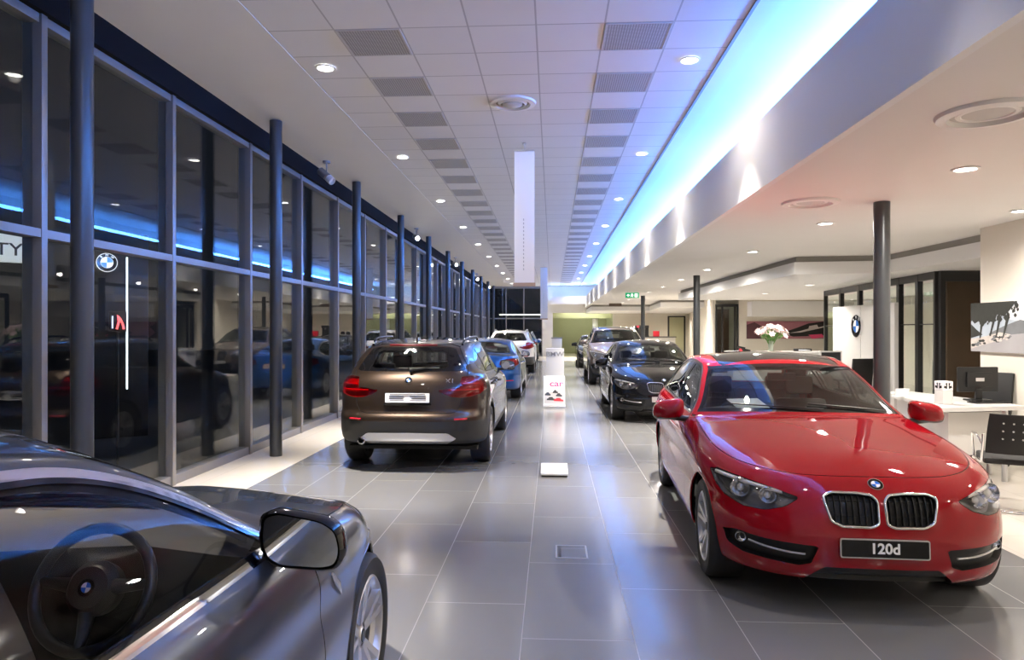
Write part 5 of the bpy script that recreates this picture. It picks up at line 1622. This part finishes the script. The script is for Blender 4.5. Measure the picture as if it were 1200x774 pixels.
# low white cabinets inside the office
for i, y in enumerate((13.55, 14.75)):
    t = thing('filing_cabinet', ['low white cabinet behind the office glass, nearest the wood panel', 'low white cabinet behind the office glass, farther along'][i], 'cabinet', (8.3, y, 0), group='office cabinets')
    MB().b2((-0.25, -0.55, 0.06), (0.25, 0.55, 0.98)).build('body', R['white'], t)
    MB().b2((-0.23, -0.53, 0.0), (0.23, 0.53, 0.06)).build('plinth', R['black'], t)
    for s in (-0.28, 0.28):
        dd = MB().b2((-0.268, s - 0.265, 0.08), (-0.25, s + 0.265, 0.96)).build('door', R['white'], t)
        MB().b2((-0.285, s - 0.01, 0.5), (-0.268, s + 0.01, 0.62)).build('handle', R['chrome'], dd)
# slatted blind on the office back wall
t = thing('window_blind', 'grey horizontal blind on the back wall inside the glass office', 'blind', (10.55, 15.2, 0))
b = MB()
for k in range(26): b.box((0, 0, 0.95 + k * 0.05), (0.03, 4.6, 0.040), 0, Matrix.Rotation(0.5, 4, 'Y'))
b.build('slat', mat('blind_grey', (0.42, 0.42, 0.38), 0.6), t)
MB().b2((-0.03, -2.3, 2.24), (0.03, 2.3, 2.30)).build('head_rail', R['darkframe'], t)

# white roundel wall with two panels
t = thing('sign_wall', 'tall white double panel carrying the large round blue and white emblem', 'sign wall', (6.32, 14.75, 0))
MB().b2((0, -1.42, 0), (0.08, -0.01, 2.13), 0, 0.006).build('panel', R['white'], t)
MB().b2((0, 0.01, 0), (0.08, 1.42, 2.13), 0, 0.006).build('panel', R['white'], t)
make_roundel('emblem', t, basis((-0.012, 0.16, 1.70), (0, -1, 0), (0, 0, 1)), 0.235, CM, True, 0.012)

# reception counter with flowers
t = thing('reception_counter', 'long white reception counter under the pink picture carrying the flower vase', 'counter', (5.3, 16.6, 0))
MB().b2((-1.15, -0.25, 0.06), (1.05, 0.25, 1.08)).build('body', R['white'], t)
MB().b2((-1.22, -0.33, 1.08), (1.10, 0.30, 1.13), 0, 0.006).build('worktop', R['white'], t)
MB().b2((-1.1, -0.2, 0), (1.0, 0.2, 0.06)).build('plinth', R['black'], t)
def bouquet(loc, label, r, h, n, pm, vr, vh, name='flower_vase'):
    t = thing(name, label, 'flowers', loc)
    MB().lathe([(0, 0), (vr * 0.8, 0), (vr * 0.75, vh * 0.3), (vr, vh), (vr * 0.9, vh), (vr * 0.65, vh * 0.3), (0, 0.01)], seg=24).build('vase', R['vase'], t, 50)
    rnd = random.Random(3); st = MB(); lf = MB(); 
    heads = []
    for i in range(n):
        a = rnd.uniform(0, 2 * PI); q = math.sqrt(rnd.random()) * r; z = h * (0.93 - 0.30 * (q / r) ** 2) + rnd.uniform(-0.05, 0.04)
        heads.append((q * math.cos(a), q * math.sin(a), z))
        st.tube([(0, 0, vh * 0.2), (q * 0.35 * math.cos(a), q * 0.35 * math.sin(a), h * 0.45), heads[-1]], 0.006, 5)
    for i in range(46):
        a = rnd.uniform(0, 2 * PI); q = rnd.uniform(0.05, 0.62) * r; z = rnd.uniform(vh * 1.0, h * 0.62)
        c = Vector((q * math.cos(a), q * math.sin(a), z)); dr = Vector((math.cos(a), math.sin(a), rnd.uniform(0.4, 1.6))).normalized(); sd = dr.cross(Vector((0, 0, 1))).normalized() * 0.028
        lf.add([c, c + dr * 0.06 + sd, c + dr * 0.15, c + dr * 0.06 - sd], [[0, 1, 2, 3]])
    st.build('stem', R['leaf'], t); lf.build('foliage', R['leaf'], t)
    pet = MB()
    for (x, y, z) in heads:
        o = Vector((x, y, z)); ax = Vector((x * 1.5, y * 1.5, 0.35)).normalized(); ux, uy, uz = frame(ax)
        for k in range(6):
            a = 2 * PI * k / 6; dr = ux * math.cos(a) + uy * math.sin(a); sd = uz.cross(dr)
            s = 0.075 * r / 0.36
            pet.add([o, o + dr * s * 0.6 + sd * s * 0.4 + uz * s * 0.35, o + dr * s * 1.15 + uz * s * 0.45, o + dr * s * 0.6 - sd * s * 0.4 + uz * s * 0.35], [[0, 1, 2, 3]])
        pet.ball(o + uz * 0.01, 0.018 * r / 0.36 + 0.008, 0, 8)
    pet.build('blossoms', pm, t, 60)
    return t
bouquet((5.05, 16.2 + 0.3, 1.13), 'large vase of pale pink lilies on the reception counter', 0.36, 0.62, 34, R['petal'], 0.07, 0.24)
bouquet((8.05, 13.2, 0.98), 'small vase of white flowers behind the office glass', 0.13, 0.42, 16, R['petalw'], 0.045, 0.18)
# counter computers between the flowers and the column
def pc(loc, rot, label, frame_m):
    t = thing('monitor', label, 'monitor', loc, rot)
    MB().box((0, 0, 0.27), (0.50, 0.04, 0.34), 0, None, 0.012).build('casing', frame_m, t, 40)
    MB().box((0, -0.0215, 0.275), (0.43, 0.004, 0.27)).build('screen', R['screen'], t)
    b = MB(); b.box((0, 0.02, 0.06), (0.06, 0.03, 0.12), 0, None, 0.008); b.box((0, 0.0, 0.008), (0.22, 0.17, 0.015), 0, None, 0.005); b.build('stand', frame_m, t, 40)
    return t
t = thing('side_desk', 'white side desk below the round emblem panel behind the red car', 'desk', (5.55, 14.5, 0))
MB().b2((-0.55, -0.45, 0.72), (0.65, 0.45, 0.76), 0, 0.005).build('worktop', R['white'], t)
for x, y in ((-0.5, -0.4), (0.6, -0.4), (-0.5, 0.4), (0.6, 0.4)): MB().b2((x - 0.025, y - 0.025, 0), (x + 0.025, y + 0.025, 0.72)).build('leg', CM['satin'], t)
MB().b2((-0.5, 0.37, 0.25), (0.6, 0.39, 0.70)).build('modesty_panel', R['white'], t)
pc((5.60, 14.45, 0.76), 0.25, 'white framed monitor with black screen just over the red car roof', R['white'])
office_chair((5.62, 13.45, 0), 0.25 + PI, 'black office chair beside the white framed monitor')
t = thing('office_phone', 'dark desk telephone on the reception counter left of the flowers', 'telephone', (4.45, 16.5, 1.13), 0.2)
b = MB(); b.prism([(-0.10, 0), (0.10, 0), (0.10, 0.03), (-0.10, 0.075)], 0.2, (0, 0.1, 0), (1, 0, 0), (0, 0, 1)); b.build('base', R['black'], t, recalc=True)
b = MB(); b.box((-0.05, 0.05, 0.09), (0.19, 0.045, 0.035), 0, Matrix.Rotation(0.2, 4, 'Y'), 0.012); b.build('handset', R['black'], t, 40)
t = thing('desk_tray', 'low dark letter tray on the reception counter right of the flowers', 'tray', (5.75, 16.45, 1.13), 0.1)
b = MB(); b.box((0, 0, 0.01), (0.32, 0.24, 0.012)); b.box((-0.155, 0, 0.035), (0.01, 0.24, 0.05)); b.box((0.155, 0, 0.035), (0.01, 0.24, 0.05)); b.box((0, 0.115, 0.035), (0.30, 0.01, 0.05)); b.build('tray', R['black'], t)
MB().box((0, -0.005, 0.026), (0.28, 0.20, 0.018)).build('paper_stack', R['matt_white'], t)

# pink car picture on the far wall
t = thing('long_picture', 'long pink and black banner picture on the far cream wall', 'picture', (8.75, 26.9, 1.62))
W2, H2 = 1.42, 0.33
MB().b2((-W2, -0.05, -H2), (W2, -0.002, H2)).build('backing', R['black'], t)
b = MB(); o_, ex, ey = (0, -0.0502, 0), (1, 0, 0), (0, 0, 1)
F_ = lambda pts, l, m: flat(b, o_, ex, ey, [(x * W2, y * H2) for x, y in pts], l, m)
R['rose'] = mat('print_rose', (0.42, 0.17, 0.22), 0.5, noise=0.25, nscale=2); R['plum'] = mat('print_plum', (0.10, 0.035, 0.05), 0.5); R['haze'] = mat('print_pale', (0.66, 0.60, 0.60), 0.5)
F_([(-1, -1), (1, -1), (1, 1), (-1, 1)], 0.0, 0)
F_([(-.1, -.35), (.3, .25), (.6, .75), (1, .95), (1, -.6), (.6, -.7), (.2, -.75)], 0.001, 2)
F_([(-1, -1), (-1, .6), (-.8, .9), (-.6, .4), (-.75, -.3), (-.55, -1)], 0.001, 1)
F_([(.1, -.35), (.4, -.1), (.6, .15), (.62, .45), (.82, .6), (.86, .3), (1, .45), (1, .30), (.7, .0), (.4, -.28)], 0.002, 3)
F_([(.6, -.55), (.95, -.45), (1, -.8), (.7, -1)], 0.002, 4)
b.build('print', [R['rose'], R['plum'], R['black'], R['haze'], R['pink']], t)
# small glass office with a brown door left of that wall
f = MB()
for x in (6.22, 6.45, 6.92, 7.02): f.b2((x - 0.03, 26.95, 0), (x + 0.03, 27.03, 2.6))
f.b2((6.25, 26.95, 2.5), (7.0, 27.03, 2.6)); f.b2((6.25, 26.95, 0), (7.0, 27.03, 0.08))
o = structure(f.build('window_%d' % (NB + 9), R['darkframe']))
MB().b2((6.25, 26.98, 0.08), (6.42, 26.99, 2.5)).build('pane', R['office_glass'], o)
MB().b2((6.48, 26.98, 0.08), (6.89, 26.99, 2.5)).build('pane', R['office_glass'], o)
o = structure(MB().b2((6.55, 28.2, 0), (7.0, 28.26, 2.45), 0, 0.004).build('door_1', R['wood']))
MB().tube([(6.62, 28.19, 1.0), (6.62, 28.15, 1.0), (6.72, 28.15, 1.0)], 0.012, 8).build('door_handle', R['chrome'], o)
sbox('wall_small_office', (6.3, 28.3, 0), (11.9, 28.4, ZL), R['wall'])
# olive door in the end wall
o = structure(MB().b2((7.15, Y1 - 0.20, 0), (8.02, Y1 - 0.152, 2.40), 0, 0.004).build('door_2', R['olive']))
MB().tube([(7.25, Y1 - 0.2, 1.05), (7.25, Y1 - 0.25, 1.05), (7.38, Y1 - 0.25, 1.05)], 0.014, 8).build('door_handle', R['chrome'], o)
f = MB(); f.b2((7.05, Y1 - 0.19, 0), (7.15, Y1 - 0.151, 2.48)); f.b2((8.02, Y1 - 0.19, 0), (8.12, Y1 - 0.151, 2.48)); f.b2((7.15, Y1 - 0.19, 2.40), (8.02, Y1 - 0.151, 2.48)); f.build('door_frame', R['darkframe'], o)
# coffee counter at the far end
t = thing('display_counter', 'long white counter with dark top line at the far end wall', 'counter', (5.2, 40.6, 0))
MB().b2((-1.3, -0.35, 0.06), (1.8, 0.35, 1.20)).build('body', R['white'], t)
MB().b2((-1.35, -0.4, 1.20), (1.85, 0.38, 1.25), 0, 0.005).build('worktop', R['darkframe'], t)
MB().b2((-1.25, -0.3, 0), (1.75, 0.3, 0.06)).build('plinth', R['black'], t)
t = thing('coffee_machine', 'tall black coffee machine on the far white counter beside a thin column', 'coffee machine', (5.15, 40.6, 1.25))
b = MB(); b.box((0, 0.08, 0.32), (0.75, 0.40, 0.64), 0, None, 0.02); b.box((0, -0.12, 0.56), (0.75, 0.24, 0.16), 0, None, 0.02); b.box((0, -0.14, 0.03), (0.75, 0.26, 0.06), 0, None, 0.01); b.build('body', R['black'], t, 40)
for x in (-0.2, 0.15): MB().cyl((x, -0.14, 0.40), (x, -0.14, 0.48), 0.03, seg=14).build('spout', R['chrome'], t)
MB().box((-0.25, -0.245, 0.56), (0.12, 0.01, 0.10)).build('badge', R['printred'], t)
t = thing('paper_cup_box', 'small red box standing on the far white counter', 'box', (5.95, 40.5, 1.25))
b = MB(); b.box((0, 0, 0.15), (0.34, 0.26, 0.30), 0, None, 0.01); b.build('carton', R['printred'], t)
MB().box((0, 0, 0.302), (0.35, 0.27, 0.02), 0, None, 0.004).build('lid', R['printred'], t)
for i, x in enumerate((3.98, 4.30)):
    t = thing('helmet_display' if False else 'glass_jar', ['dark lidded jar at the left end of the far counter', 'second dark lidded jar from the left end of the far counter'][i], 'jar', (x, 40.55, 1.25), group='jars on the far counter')
    MB().lathe([(0, 0), (0.10, 0), (0.13, 0.05), (0.13, 0.22), (0.09, 0.28), (0, 0.28)], seg=20).build('jar', R['screen'], t, 50)
    MB().lathe([(0.095, 0.28), (0.10, 0.31), (0.02, 0.34), (0, 0.37)], seg=20).build('lid', R['chrome'], t, 50)

# hanging banners
def banner(loc, label, h):
    t = thing('hanging_banner', label, 'banner', loc, group='white banners hung in the hall centre')
    MB().b2((-0.145, -0.02, -h), (0.145, 0.02, 0), 0, 0.008).build('cloth', R['signwhite'], t)
    MB().b2((-0.16, -0.06, -h - 0.05), (0.16, 0.06, -h)).build('weight_bar', mat('banner_bar', (0.42, 0.30, 0.22), 0.5), t)
    MB().tube([(-0.145, 0, 0.0), (-0.145, 0, 0.015), (0.145, 0, 0.015), (0.145, 0, 0)], 0.012, 8).build('top_bar', CM['satin'], t, 60)
    b = MB(); b.tube([(0, 0, 0.01), (0, 0, ZC - loc[2])], 0.004, 6); b.cyl((0, 0, ZC - loc[2] - 0.02), (0, 0, ZC - loc[2]), 0.03, seg=12); b.build('hook', CM['satin'], t)
    st = MB()
    for k in range(14): st.box((0.0 - 0.01, -0.0205, -h * 0.52 - k * 0.055), (0.012, 0.001, 0.03), 0)
    st.build('print_mark', R['letter_grey'], t)
banner((-0.40, 10.1, 4.20), 'tall white banner hanging from the tiled ceiling in mid hall', 1.90)
banner((-0.34, 29.0, 4.20), 'distant narrow white banner hanging near the end wall pier', 2.10)
t = thing('pendant_light', 'slim white horizontal pendant bar before the dark end window', 'pendant light', (-1.6, 38.2, 2.47))
MB().b2((-1.30, -0.10, -0.03), (1.30, 0.10, 0.03), 0, 0.01).build('housing', R['matt_white'], t)
MB().b2((-1.25, -0.07, -0.034), (1.25, 0.07, -0.030)).build('diffuser', R['tube'], t)
for x in (-1.1, 1.1): MB().tube([(x, 0, 0.03), (x, 0, ZC - 2.47)], 0.004, 6).build('cable', CM['satin'], t)

# totem with brochure board
t = thing('display_totem', 'white totem with grey capitals and a pink lettered brochure board at its foot', 'display stand', (0.06, 15.0, 0))
MB().b2((-0.195, 0.02, 0.0), (0.195, 0.10, 1.225), 0, 0.008).build('panel', R['signwhite'], t)
text_obj('lettering', 'BMW', 0.135, R['letter_grey'], t, basis((0.0, 0.0185, 1.10), (1, 0, 0), (0, 0, 1)), 0.002, sx=1.2, bold=0.002)
MB().b2((-0.25, -0.42, 0.0), (0.22, 0.14, 0.03), 0, 0.006).build('base', R['signwhite'], t)
bo = Vector((-0.24, -0.40, 0.05)); ey = Vector((0, 0.36, 0.60)).normalized(); ex = Vector((1, 0, 0)); hh = 0.69; ww = 0.45
pb = MB().prism([(0, 0), (ww, 0), (ww, hh), (0, hh)], -0.02, bo, ex, ey).build('brochure_board', R['signwhite'], t, recalc=True)
b = MB(); F_ = lambda pts, l, m: flat(b, bo, ex, ey, [(x * ww, y * hh) for x, y in pts], l, m)
F_([(.03, .06), (.97, .06), (.97, .97), (.03, .97)], 0.001, 0)
F_([(.03, .40), (.97, .52), (.97, .97), (.03, .97)], 0.0015, 1)
for cx, cy, s, mi in ((.2, .36, .13, 2), (.55, .44, .12, 2), (.72, .33, .14, 2), (.35, .2, .2, 2), (.7, .17, .22, 3)):
    F_([(cx - s, cy - .03), (cx + s, cy - .04), (cx + s, cy + .01), (cx + s * .55, cy + .03), (cx + s * .3, cy + .075), (cx - s * .4, cy + .075), (cx - s * .7, cy + .03), (cx - s, cy + .015)], 0.002 + 0.0003 * mi, mi)
b.build('print', [R['printgrey'], R['signwhite'], R['printdark'], R['printred']], pb)
nn = ex.cross(ey)
text_obj('lettering', 'car', 0.20, R['pink'], pb, basis(bo + ex * 0.27 + ey * 0.50 + nn * 0.003, ex, ey), 0.001, sx=1.15, bold=0.004)
t = thing('pedestal', 'slim white pedestal with a dark tray on top behind the lettered totem', 'pedestal', (0.14, 21.0, 0))
MB().b2((-0.15, -0.15, 0.04), (0.15, 0.15, 1.36), 0, 0.006).build('column', R['signwhite'], t)
MB().b2((-0.18, -0.18, 0), (0.18, 0.18, 0.04)).build('foot', CM['satin'], t)
MB().b2((-0.17, -0.17, 1.36), (0.17, 0.17, 1.40)).build('tray', R['grey'], t)
# floor sign and floor box
t = thing('floor_sign', 'low white wedge shaped sign lying on the grey floor tiles', 'floor sign', (0.025, 7.9, 0))
b = MB(); b.prism([(-0.2, 0.022), (0.24, 0.055), (0.24, 0.075), (-0.2, 0.042)], 0.30, (-0.15, 0, 0), (0, 1, 0), (0, 0, 1)); b.build('plate', R['signwhite'], t, recalc=True)
b = MB(); b.prism([(-0.19, 0), (0.22, 0), (0.22, 0.054), (-0.19, 0.022)], 0.28, (-0.14, 0, 0), (0, 1, 0), (0, 0, 1)); b.build('wedge', R['black'], t, recalc=True)
t = thing('floor_socket', 'flush metal floor box with a black cable slot among the tiles', 'floor box', (0.14, 5.12, 0))
f = MB()
for lo, hi in (((-.115, -.15, 0), (.115, -.138, .004)), ((-.115, .138, 0), (.115, .15, .004)), ((-.115, -.138, 0), (-.103, .138, .004)), ((.103, -.138, 0), (.115, .138, .004))): f.b2(lo, hi)
f.build('frame', CM['satin'], t)
MB().b2((-.103, -.138, 0), (.103, .138, .003)).build('lid', R['floor'], t)
MB().box((-0.085, -0.02, 0.0035), (0.02, 0.20, 0.003), 0, None, 0.001).build('cable_slot', R['black'], t)

# exit sign and second hanging sign
t = thing('exit_sign', 'green emergency exit sign with white running figure hung from the low ceiling', 'exit sign', (2.72, 24.0, 2.80))
R['green'] = mat('exit_green', (0.0, 0.22, 0.09), 0.4, emit=(0.0, 0.5, 0.2), estr=0.35); R['exit_white'] = mat('exit_white', (0.85, 0.9, 0.85), 0.4, emit=(0.9, 1, 0.9), estr=0.8)
MB().b2((-0.23, -0.02, -0.09), (0.23, 0.02, 0.09), 0, 0.005).build('panel', R['green'], t)
b = MB(); o_, ex, ey = (0, -0.0205, 0), (1, 0, 0), (0, 0, 1)
flat(b, o_, ex, ey, [(.08, -.06), (.18, -.06), (.18, .06), (.08, .06)], 0.001, 0)
flat(b, o_, ex, ey, ellipse(-.01, .05, .018, .018, 12), 0.001, 0)
flat(b, o_, ex, ey, [(-.03, .03), (.02, .03), (.05, 0), (.04, -.01), (.01, .01), (.03, -.06), (.01, -.065), (-.01, -.02), (-.05, -.06), (-.065, -.05), (-.025, .0), (-.05, .0), (-.055, .012)], 0.001, 0)
flat(b, o_, ex, ey, [(-.19, 0), (-.13, .05), (-.13, .02), (-.09, .02), (-.09, -.02), (-.13, -.02), (-.13, -.05)], 0.001, 0)
b.build('pictogram', R['exit_white'], t)
for x in (-0.15, 0.15): MB().tube([(x, 0, 0.09), (x, 0, 0.15)], 0.006, 6).build('hanger', CM['satin'], t)
t = thing('ceiling_sign', 'small dark hanging sign under the low ceiling beyond the exit sign', 'sign', (3.0, 33.5, 2.83))
MB().b2((-0.30, -0.02, -0.08), (0.30, 0.02, 0.06), 0, 0.004).build('panel', mat('sign_brown', (0.10, 0.07, 0.05), 0.5), t)
for x in (-0.2, 0.2): MB().tube([(x, 0, 0.06), (x, 0, 0.12)], 0.006, 6).build('hanger', CM['satin'], t)

# outside: lit brand pylon, lettered light box, made-up red glow figure
def out_at(px, X):
    f_, th = 820.0, math.atan(47 / 820.0); q = (px - 600) / f_
    d_ = X / (q * math.cos(th) - math.sin(th)); return q * d_ * math.sin(th) + d_ * math.cos(th)
R['sign_line'] = emit_mat('sign_line', (0.85, 0.95, 1.0), 1.6)
ey_ = out_at(137, -7.0)
t = thing('pylon_sign', 'dark brand pylon outside with lit roundel and a thin white light line', 'sign', (-7.0, ey_, -0.12), 0.62)
MB().b2((-0.45, 0, 0), (0.45, 0.18, 3.3), 0, 0.01).build('body', mat('pylon_black', (0.012, 0.012, 0.013), 0.35), t)
MB().b2((0.13, -0.012, 0.78), (0.155, 0.0, 2.92)).build('light_line', R['sign_line'], t)
EMM = dict(CM); EMM['white_enamel'] = emit_mat('lit_white', (0.9, 0.95, 1), 1.0); EMM['blue_enamel'] = emit_mat('lit_blue', (0.02, 0.18, 0.6), 1.0); EMM['chrome'] = emit_mat('lit_ring', (0.8, 0.8, 0.8), 0.8)
make_roundel('emblem', t, basis((-0.14, -0.01, 2.82), (1, 0, 0), (0, 0, 1)), 0.15, EMM, True, 0.008)
ey_ = out_at(16, -8.0)
t = thing('light_box_sign', 'white lit sign box with large letters outside at the far left', 'sign', (-8.0, ey_, -0.12), 0.75)
MB().b2((-0.42, 0, 2.75), (0.42, 0.12, 3.28), 0, 0.01).build('box', emit_mat('sign_panel', (0.75, 0.8, 0.72), 0.35), t)
text_obj('lettering', 'TY', 0.26, R['printdark'], t, basis((-0.06, -0.004, 2.93), (1, 0, 0), (0, 0, 1)), 0.002, sx=1.1, bold=0.002)
MB().cyl((-0.3, 0.06, 0), (-0.3, 0.06, 2.75), 0.05, seg=14).build('post', R['darkframe'], t)
MB().cyl((0.3, 0.06, 0), (0.3, 0.06, 2.75), 0.05, seg=14).build('post', R['darkframe'], t)
ey_ = out_at(138, -5.6)
t = thing('glow_figure', 'small red and white made-up figure glowing outside behind the lower pane', 'sign', (-5.6, ey_, -0.12), 0.62)  # invented figure standing in for a small red glint in the pane
MB().cyl((0, 0.03, 0), (0, 0.03, 1.72), 0.015, seg=12).build('post', R['darkframe'], t)
MB().b2((-0.10, 0, 1.72), (0.10, 0.03, 1.98), 0, 0.006).build('board', R['darkframe'], t)
MB().tube([(-0.06, -0.01, 1.76), (-0.06, -0.01, 1.92)], 0.009, 8).build('tube', emit_mat('glow_white', (0.5, 0.6, 1.0), 1.0), t)
MB().tube([(-0.012, -0.01, 1.75), (0.012, -0.01, 1.85), (0.0, -0.01, 1.93), (0.03, -0.01, 1.88), (0.055, -0.01, 1.82), (0.068, -0.01, 1.75)], 0.013, 8).build('tube', emit_mat('glow_red', (1.0, 0.05, 0.03), 1.3), t)
# ------------------------------------------------------------------ the cars
W_, GB, SA = CM['white_enamel'], CM['gloss_black'], CM['satin']
P_red = paint_mat('paint_red', (0.30, 0.003, 0.009), 0.0, 0.4)
P_brown = paint_mat('paint_brown', (0.052, 0.036, 0.026), 0.65, 0.34)
P_grey = paint_mat('paint_grey', (0.080, 0.092, 0.112), 0.7, 0.30)
P_blue = paint_mat('paint_blue', (0.006, 0.075, 0.26), 0.35, 0.33)
P_white = paint_mat('paint_white', (0.62, 0.61, 0.60), 0.0, 0.4)
P_black = paint_mat('paint_black', (0.006, 0.006, 0.007), 0.0, 0.3)
P_mocha = paint_mat('paint_mocha', (0.16, 0.13, 0.12), 0.6, 0.34)
P_dark = paint_mat('paint_dark', (0.012, 0.013, 0.015), 0.2, 0.3)
R['text_plate'] = mat('plate_text', (0.12, 0.12, 0.13), 0.5)

def car_at(name, label, X, Y, heading, group=None):
    """heading +1 nose away from the camera, -1 nose towards it"""
    rz = PI / 2 if heading > 0 else -PI / 2
    return thing(name, label, 'car', (X, Y, 0), rz, group)

CARS = {}
# nearest right: red hatchback, nose to the camera
r = car_at('hatchback_car', 'red hatchback facing the camera with number plate 120d', 1.915, 6.02, -1)
r.rotation_euler.z += math.radians(-3.0)
assemble(HATCH, r, CM, P_red, 1.3, front_plate=(GB, SA, '120d', W_, 0.078), spokes=5, double=True, rear_plate=(W_, GB))
# price sheet lying on its dashboard
M_ = Matrix.Translation((1.915, 6.02, 0)) @ Matrix.Rotation(-PI / 2 - math.radians(3.0), 4, 'Z')
p_ = M_ @ Vector((0.46, -0.36, 1.045))
t = thing('paper_sheet', 'white sheet of paper lying on the dashboard behind the red car windscreen', 'paper', p_, -PI / 2 + 0.25)
MB().box((0, 0, 0), (0.19, 0.27, 0.002), 0, Matrix.Rotation(0.30, 4, 'Y')).build('sheet', R['signwhite'], t)
# black hatchback behind it
r = car_at('hatchback_car', 'black hatchback with blue reflections behind the red hatchback', 1.93, 14.2, -1)
assemble(HATCH, r, CM, P_black, 1.0, front_plate=(SA, GB, None, None, 0.0), rear_plate=(W_, GB), sunroof=False)
X5 = scaled(SUV, 1.09, 1.075, 1.14)
r = car_at('suv_car', 'brownish grey off-roader facing the camera behind the black hatchback', 2.03, 22.7, -1)
assemble(X5, r, CM, P_mocha, 0.8, front_plate=(SA, GB, None, None, 0.0), rear_plate=(W_, GB))
r = car_at('hatchback_car', 'small dark car farthest back in the right-hand row', 1.95, 31.6, -1)
assemble(HATCH, r, CM, P_dark, 0.7, front_plate=(SA, GB, None, None, 0.0), rear_plate=(W_, GB))
# left row, tails to the camera
r = car_at('suv_car', 'brown estate off-roader with white plate seen from behind on the left', -1.635, 10.05, 1)
r.rotation_euler.z += math.radians(0.0)
c = assemble(SUV, r, CM, P_brown, 1.2, rail_mat='gloss_black', front_plate=(W_, GB, None, None, 0.0), rear_plate=(W_, GB, None, None, 0.0))
# plate bars, model letters, exhaust of the brown car
def brown_extra(root, c):
    p, n = c.back(0, SUV['rplate'][0]); b = MB()
    for y0, y1, z in ((-.21, -.03, .02), (-.21, -.05, -.005), (.04, .21, .02), (.05, .21, -.005), (-.20, .20, .042), (-.21, -.03, -.028), (.04, .2, -.028)):
        b.b2((p.x - 0.022, y0, p.z + z - 0.004), (p.x - 0.017, y1, p.z + z + 0.004))
    b.build('plate_print', R['text_plate'], root)
    b = MB(); b.b2((p.x - 0.03, -0.27, p.z - 0.082), (p.x - 0.004, 0.27, p.z - 0.062)); o = b.build('plate_holder', GB, root)
    q, n = c.back(-0.47, 1.035)
    text_obj('badge', 'X1', 0.075, CM['chrome'], root, basis(q + n * 0.003, Vector((0, -1, 0)), n.cross(Vector((0, -1, 0)))), 0.003, sx=1.2)
    q, n = c.back(0.50, 0.40)
    b = MB(); b.lathe([(0.038, -0.06), (0.042, 0.03), (0.036, 0.035), (0.032, -0.05), (0, -0.05)], (q.x + 0.02, 0.53, 0.365), (-1, 0, 0), 24, ms=[0, 0, 1, 1]); b.build('exhaust_pipe', [CM['chrome'], CM['dark']], root, 50)
    pp = []
    for k in range(9):
        p, n = c.back(-0.28 + 0.07 * k, 1.437)
        if p is not None: pp.append(p + n * 0.004)
    if len(pp) > 3: MB().tube(pp, 0.012, 6).build('brake_light', CM['red_inner'], root, 60)
brown_extra(r, c)
F30 = scaled(SEDAN, 0.943, 0.973, 0.977)
r = car_at('sedan_car', 'blue saloon with glowing red tail light behind the brown car', -1.63, 18.15, 1)
assemble(F30, r, CM, P_blue, 0.9, front_plate=(W_, GB), rear_plate=(mat('plate_gold_glint', (0.55, 0.40, 0.24), 0.5), GB, None, None, 0.0))  # gold tone is a door mirror's reflection put into the plate colour
X3 = scaled(SUV, 1.04, 1.04, 1.07)
r = car_at('suv_car', 'white off-roader with black side sills farther along the left row', -1.58, 28.0, 1)
assemble(X3, r, CM, P_white, 0.8, front_plate=(W_, GB), rear_plate=(W_, GB))
r = car_at('suv_car', 'dark off-roader with red tail light last in the left row', -1.62, 37.4, 1)
assemble(SUV, r, CM, P_dark, 0.7, front_plate=(W_, GB), rear_plate=(W_, GB))
# nearest left: grey saloon seen over its driver's side
GS = scaled(SEDAN, 1, 1, 1); GS['mirror_mat'] = 'gloss_black'; GS['mirror_size'] = 1.12; GS['int'] = dict(GS['int'])
r = car_at('sedan_car', 'dark grey saloon cut by the left picture edge showing its steering wheel', -1.68, 1.42, 1)
c = assemble(GS, r, CM, P_grey, 1.5, front_plate=(W_, GB), rear_plate=(W_, GB), glass='clear_glass')
b = MB(); pp = []
for x, z in ((1.05, .675), (.99, .73), (.935, .785)):
    for_s = -1
    p, n = c.side(x, z, -1); pp.append(p + Vector((0, -0.004, 0)))
b.tube(pp, [0.006, 0.016, 0.006], 8); b.build('side_gill', CM['chrome'], r, 60)
# ------------------------------------------------------------------ world, camera, view
w = bpy.data.worlds.new('night'); SC.world = w; w.use_nodes = True
w.node_tree.nodes['Background'].inputs[0].default_value = (0.010, 0.012, 0.018, 1)
w.node_tree.nodes['Background'].inputs[1].default_value = 0.4
cam = bpy.data.cameras.new('camera'); co = bpy.data.objects.new('camera', cam); C.objects.link(co)
cam.sensor_width = 36.0; cam.lens = 820 / 1200 * 36.0
cam.clip_start = 0.05; cam.clip_end = 200
co.location = (0, 0, 1.62)
co.rotation_euler = (PI / 2, 0, math.atan(47 / 820.0))
SC.camera = co
vs = SC.view_settings
vs.view_transform = 'Standard'; vs.look = 'None'; vs.gamma = 1.0; vs.use_curve_mapping = False
vs.exposure = 0.82
SC.cycles.use_denoising = True
SC.cycles.max_bounces = 10; SC.cycles.diffuse_bounces = 4; SC.cycles.glossy_bounces = 5; SC.cycles.transparent_max_bounces = 24; SC.cycles.transmission_bounces = 4
SC.cycles.sample_clamp_indirect = 6.0; SC.cycles.caustics_reflective = False; SC.cycles.caustics_refractive = False
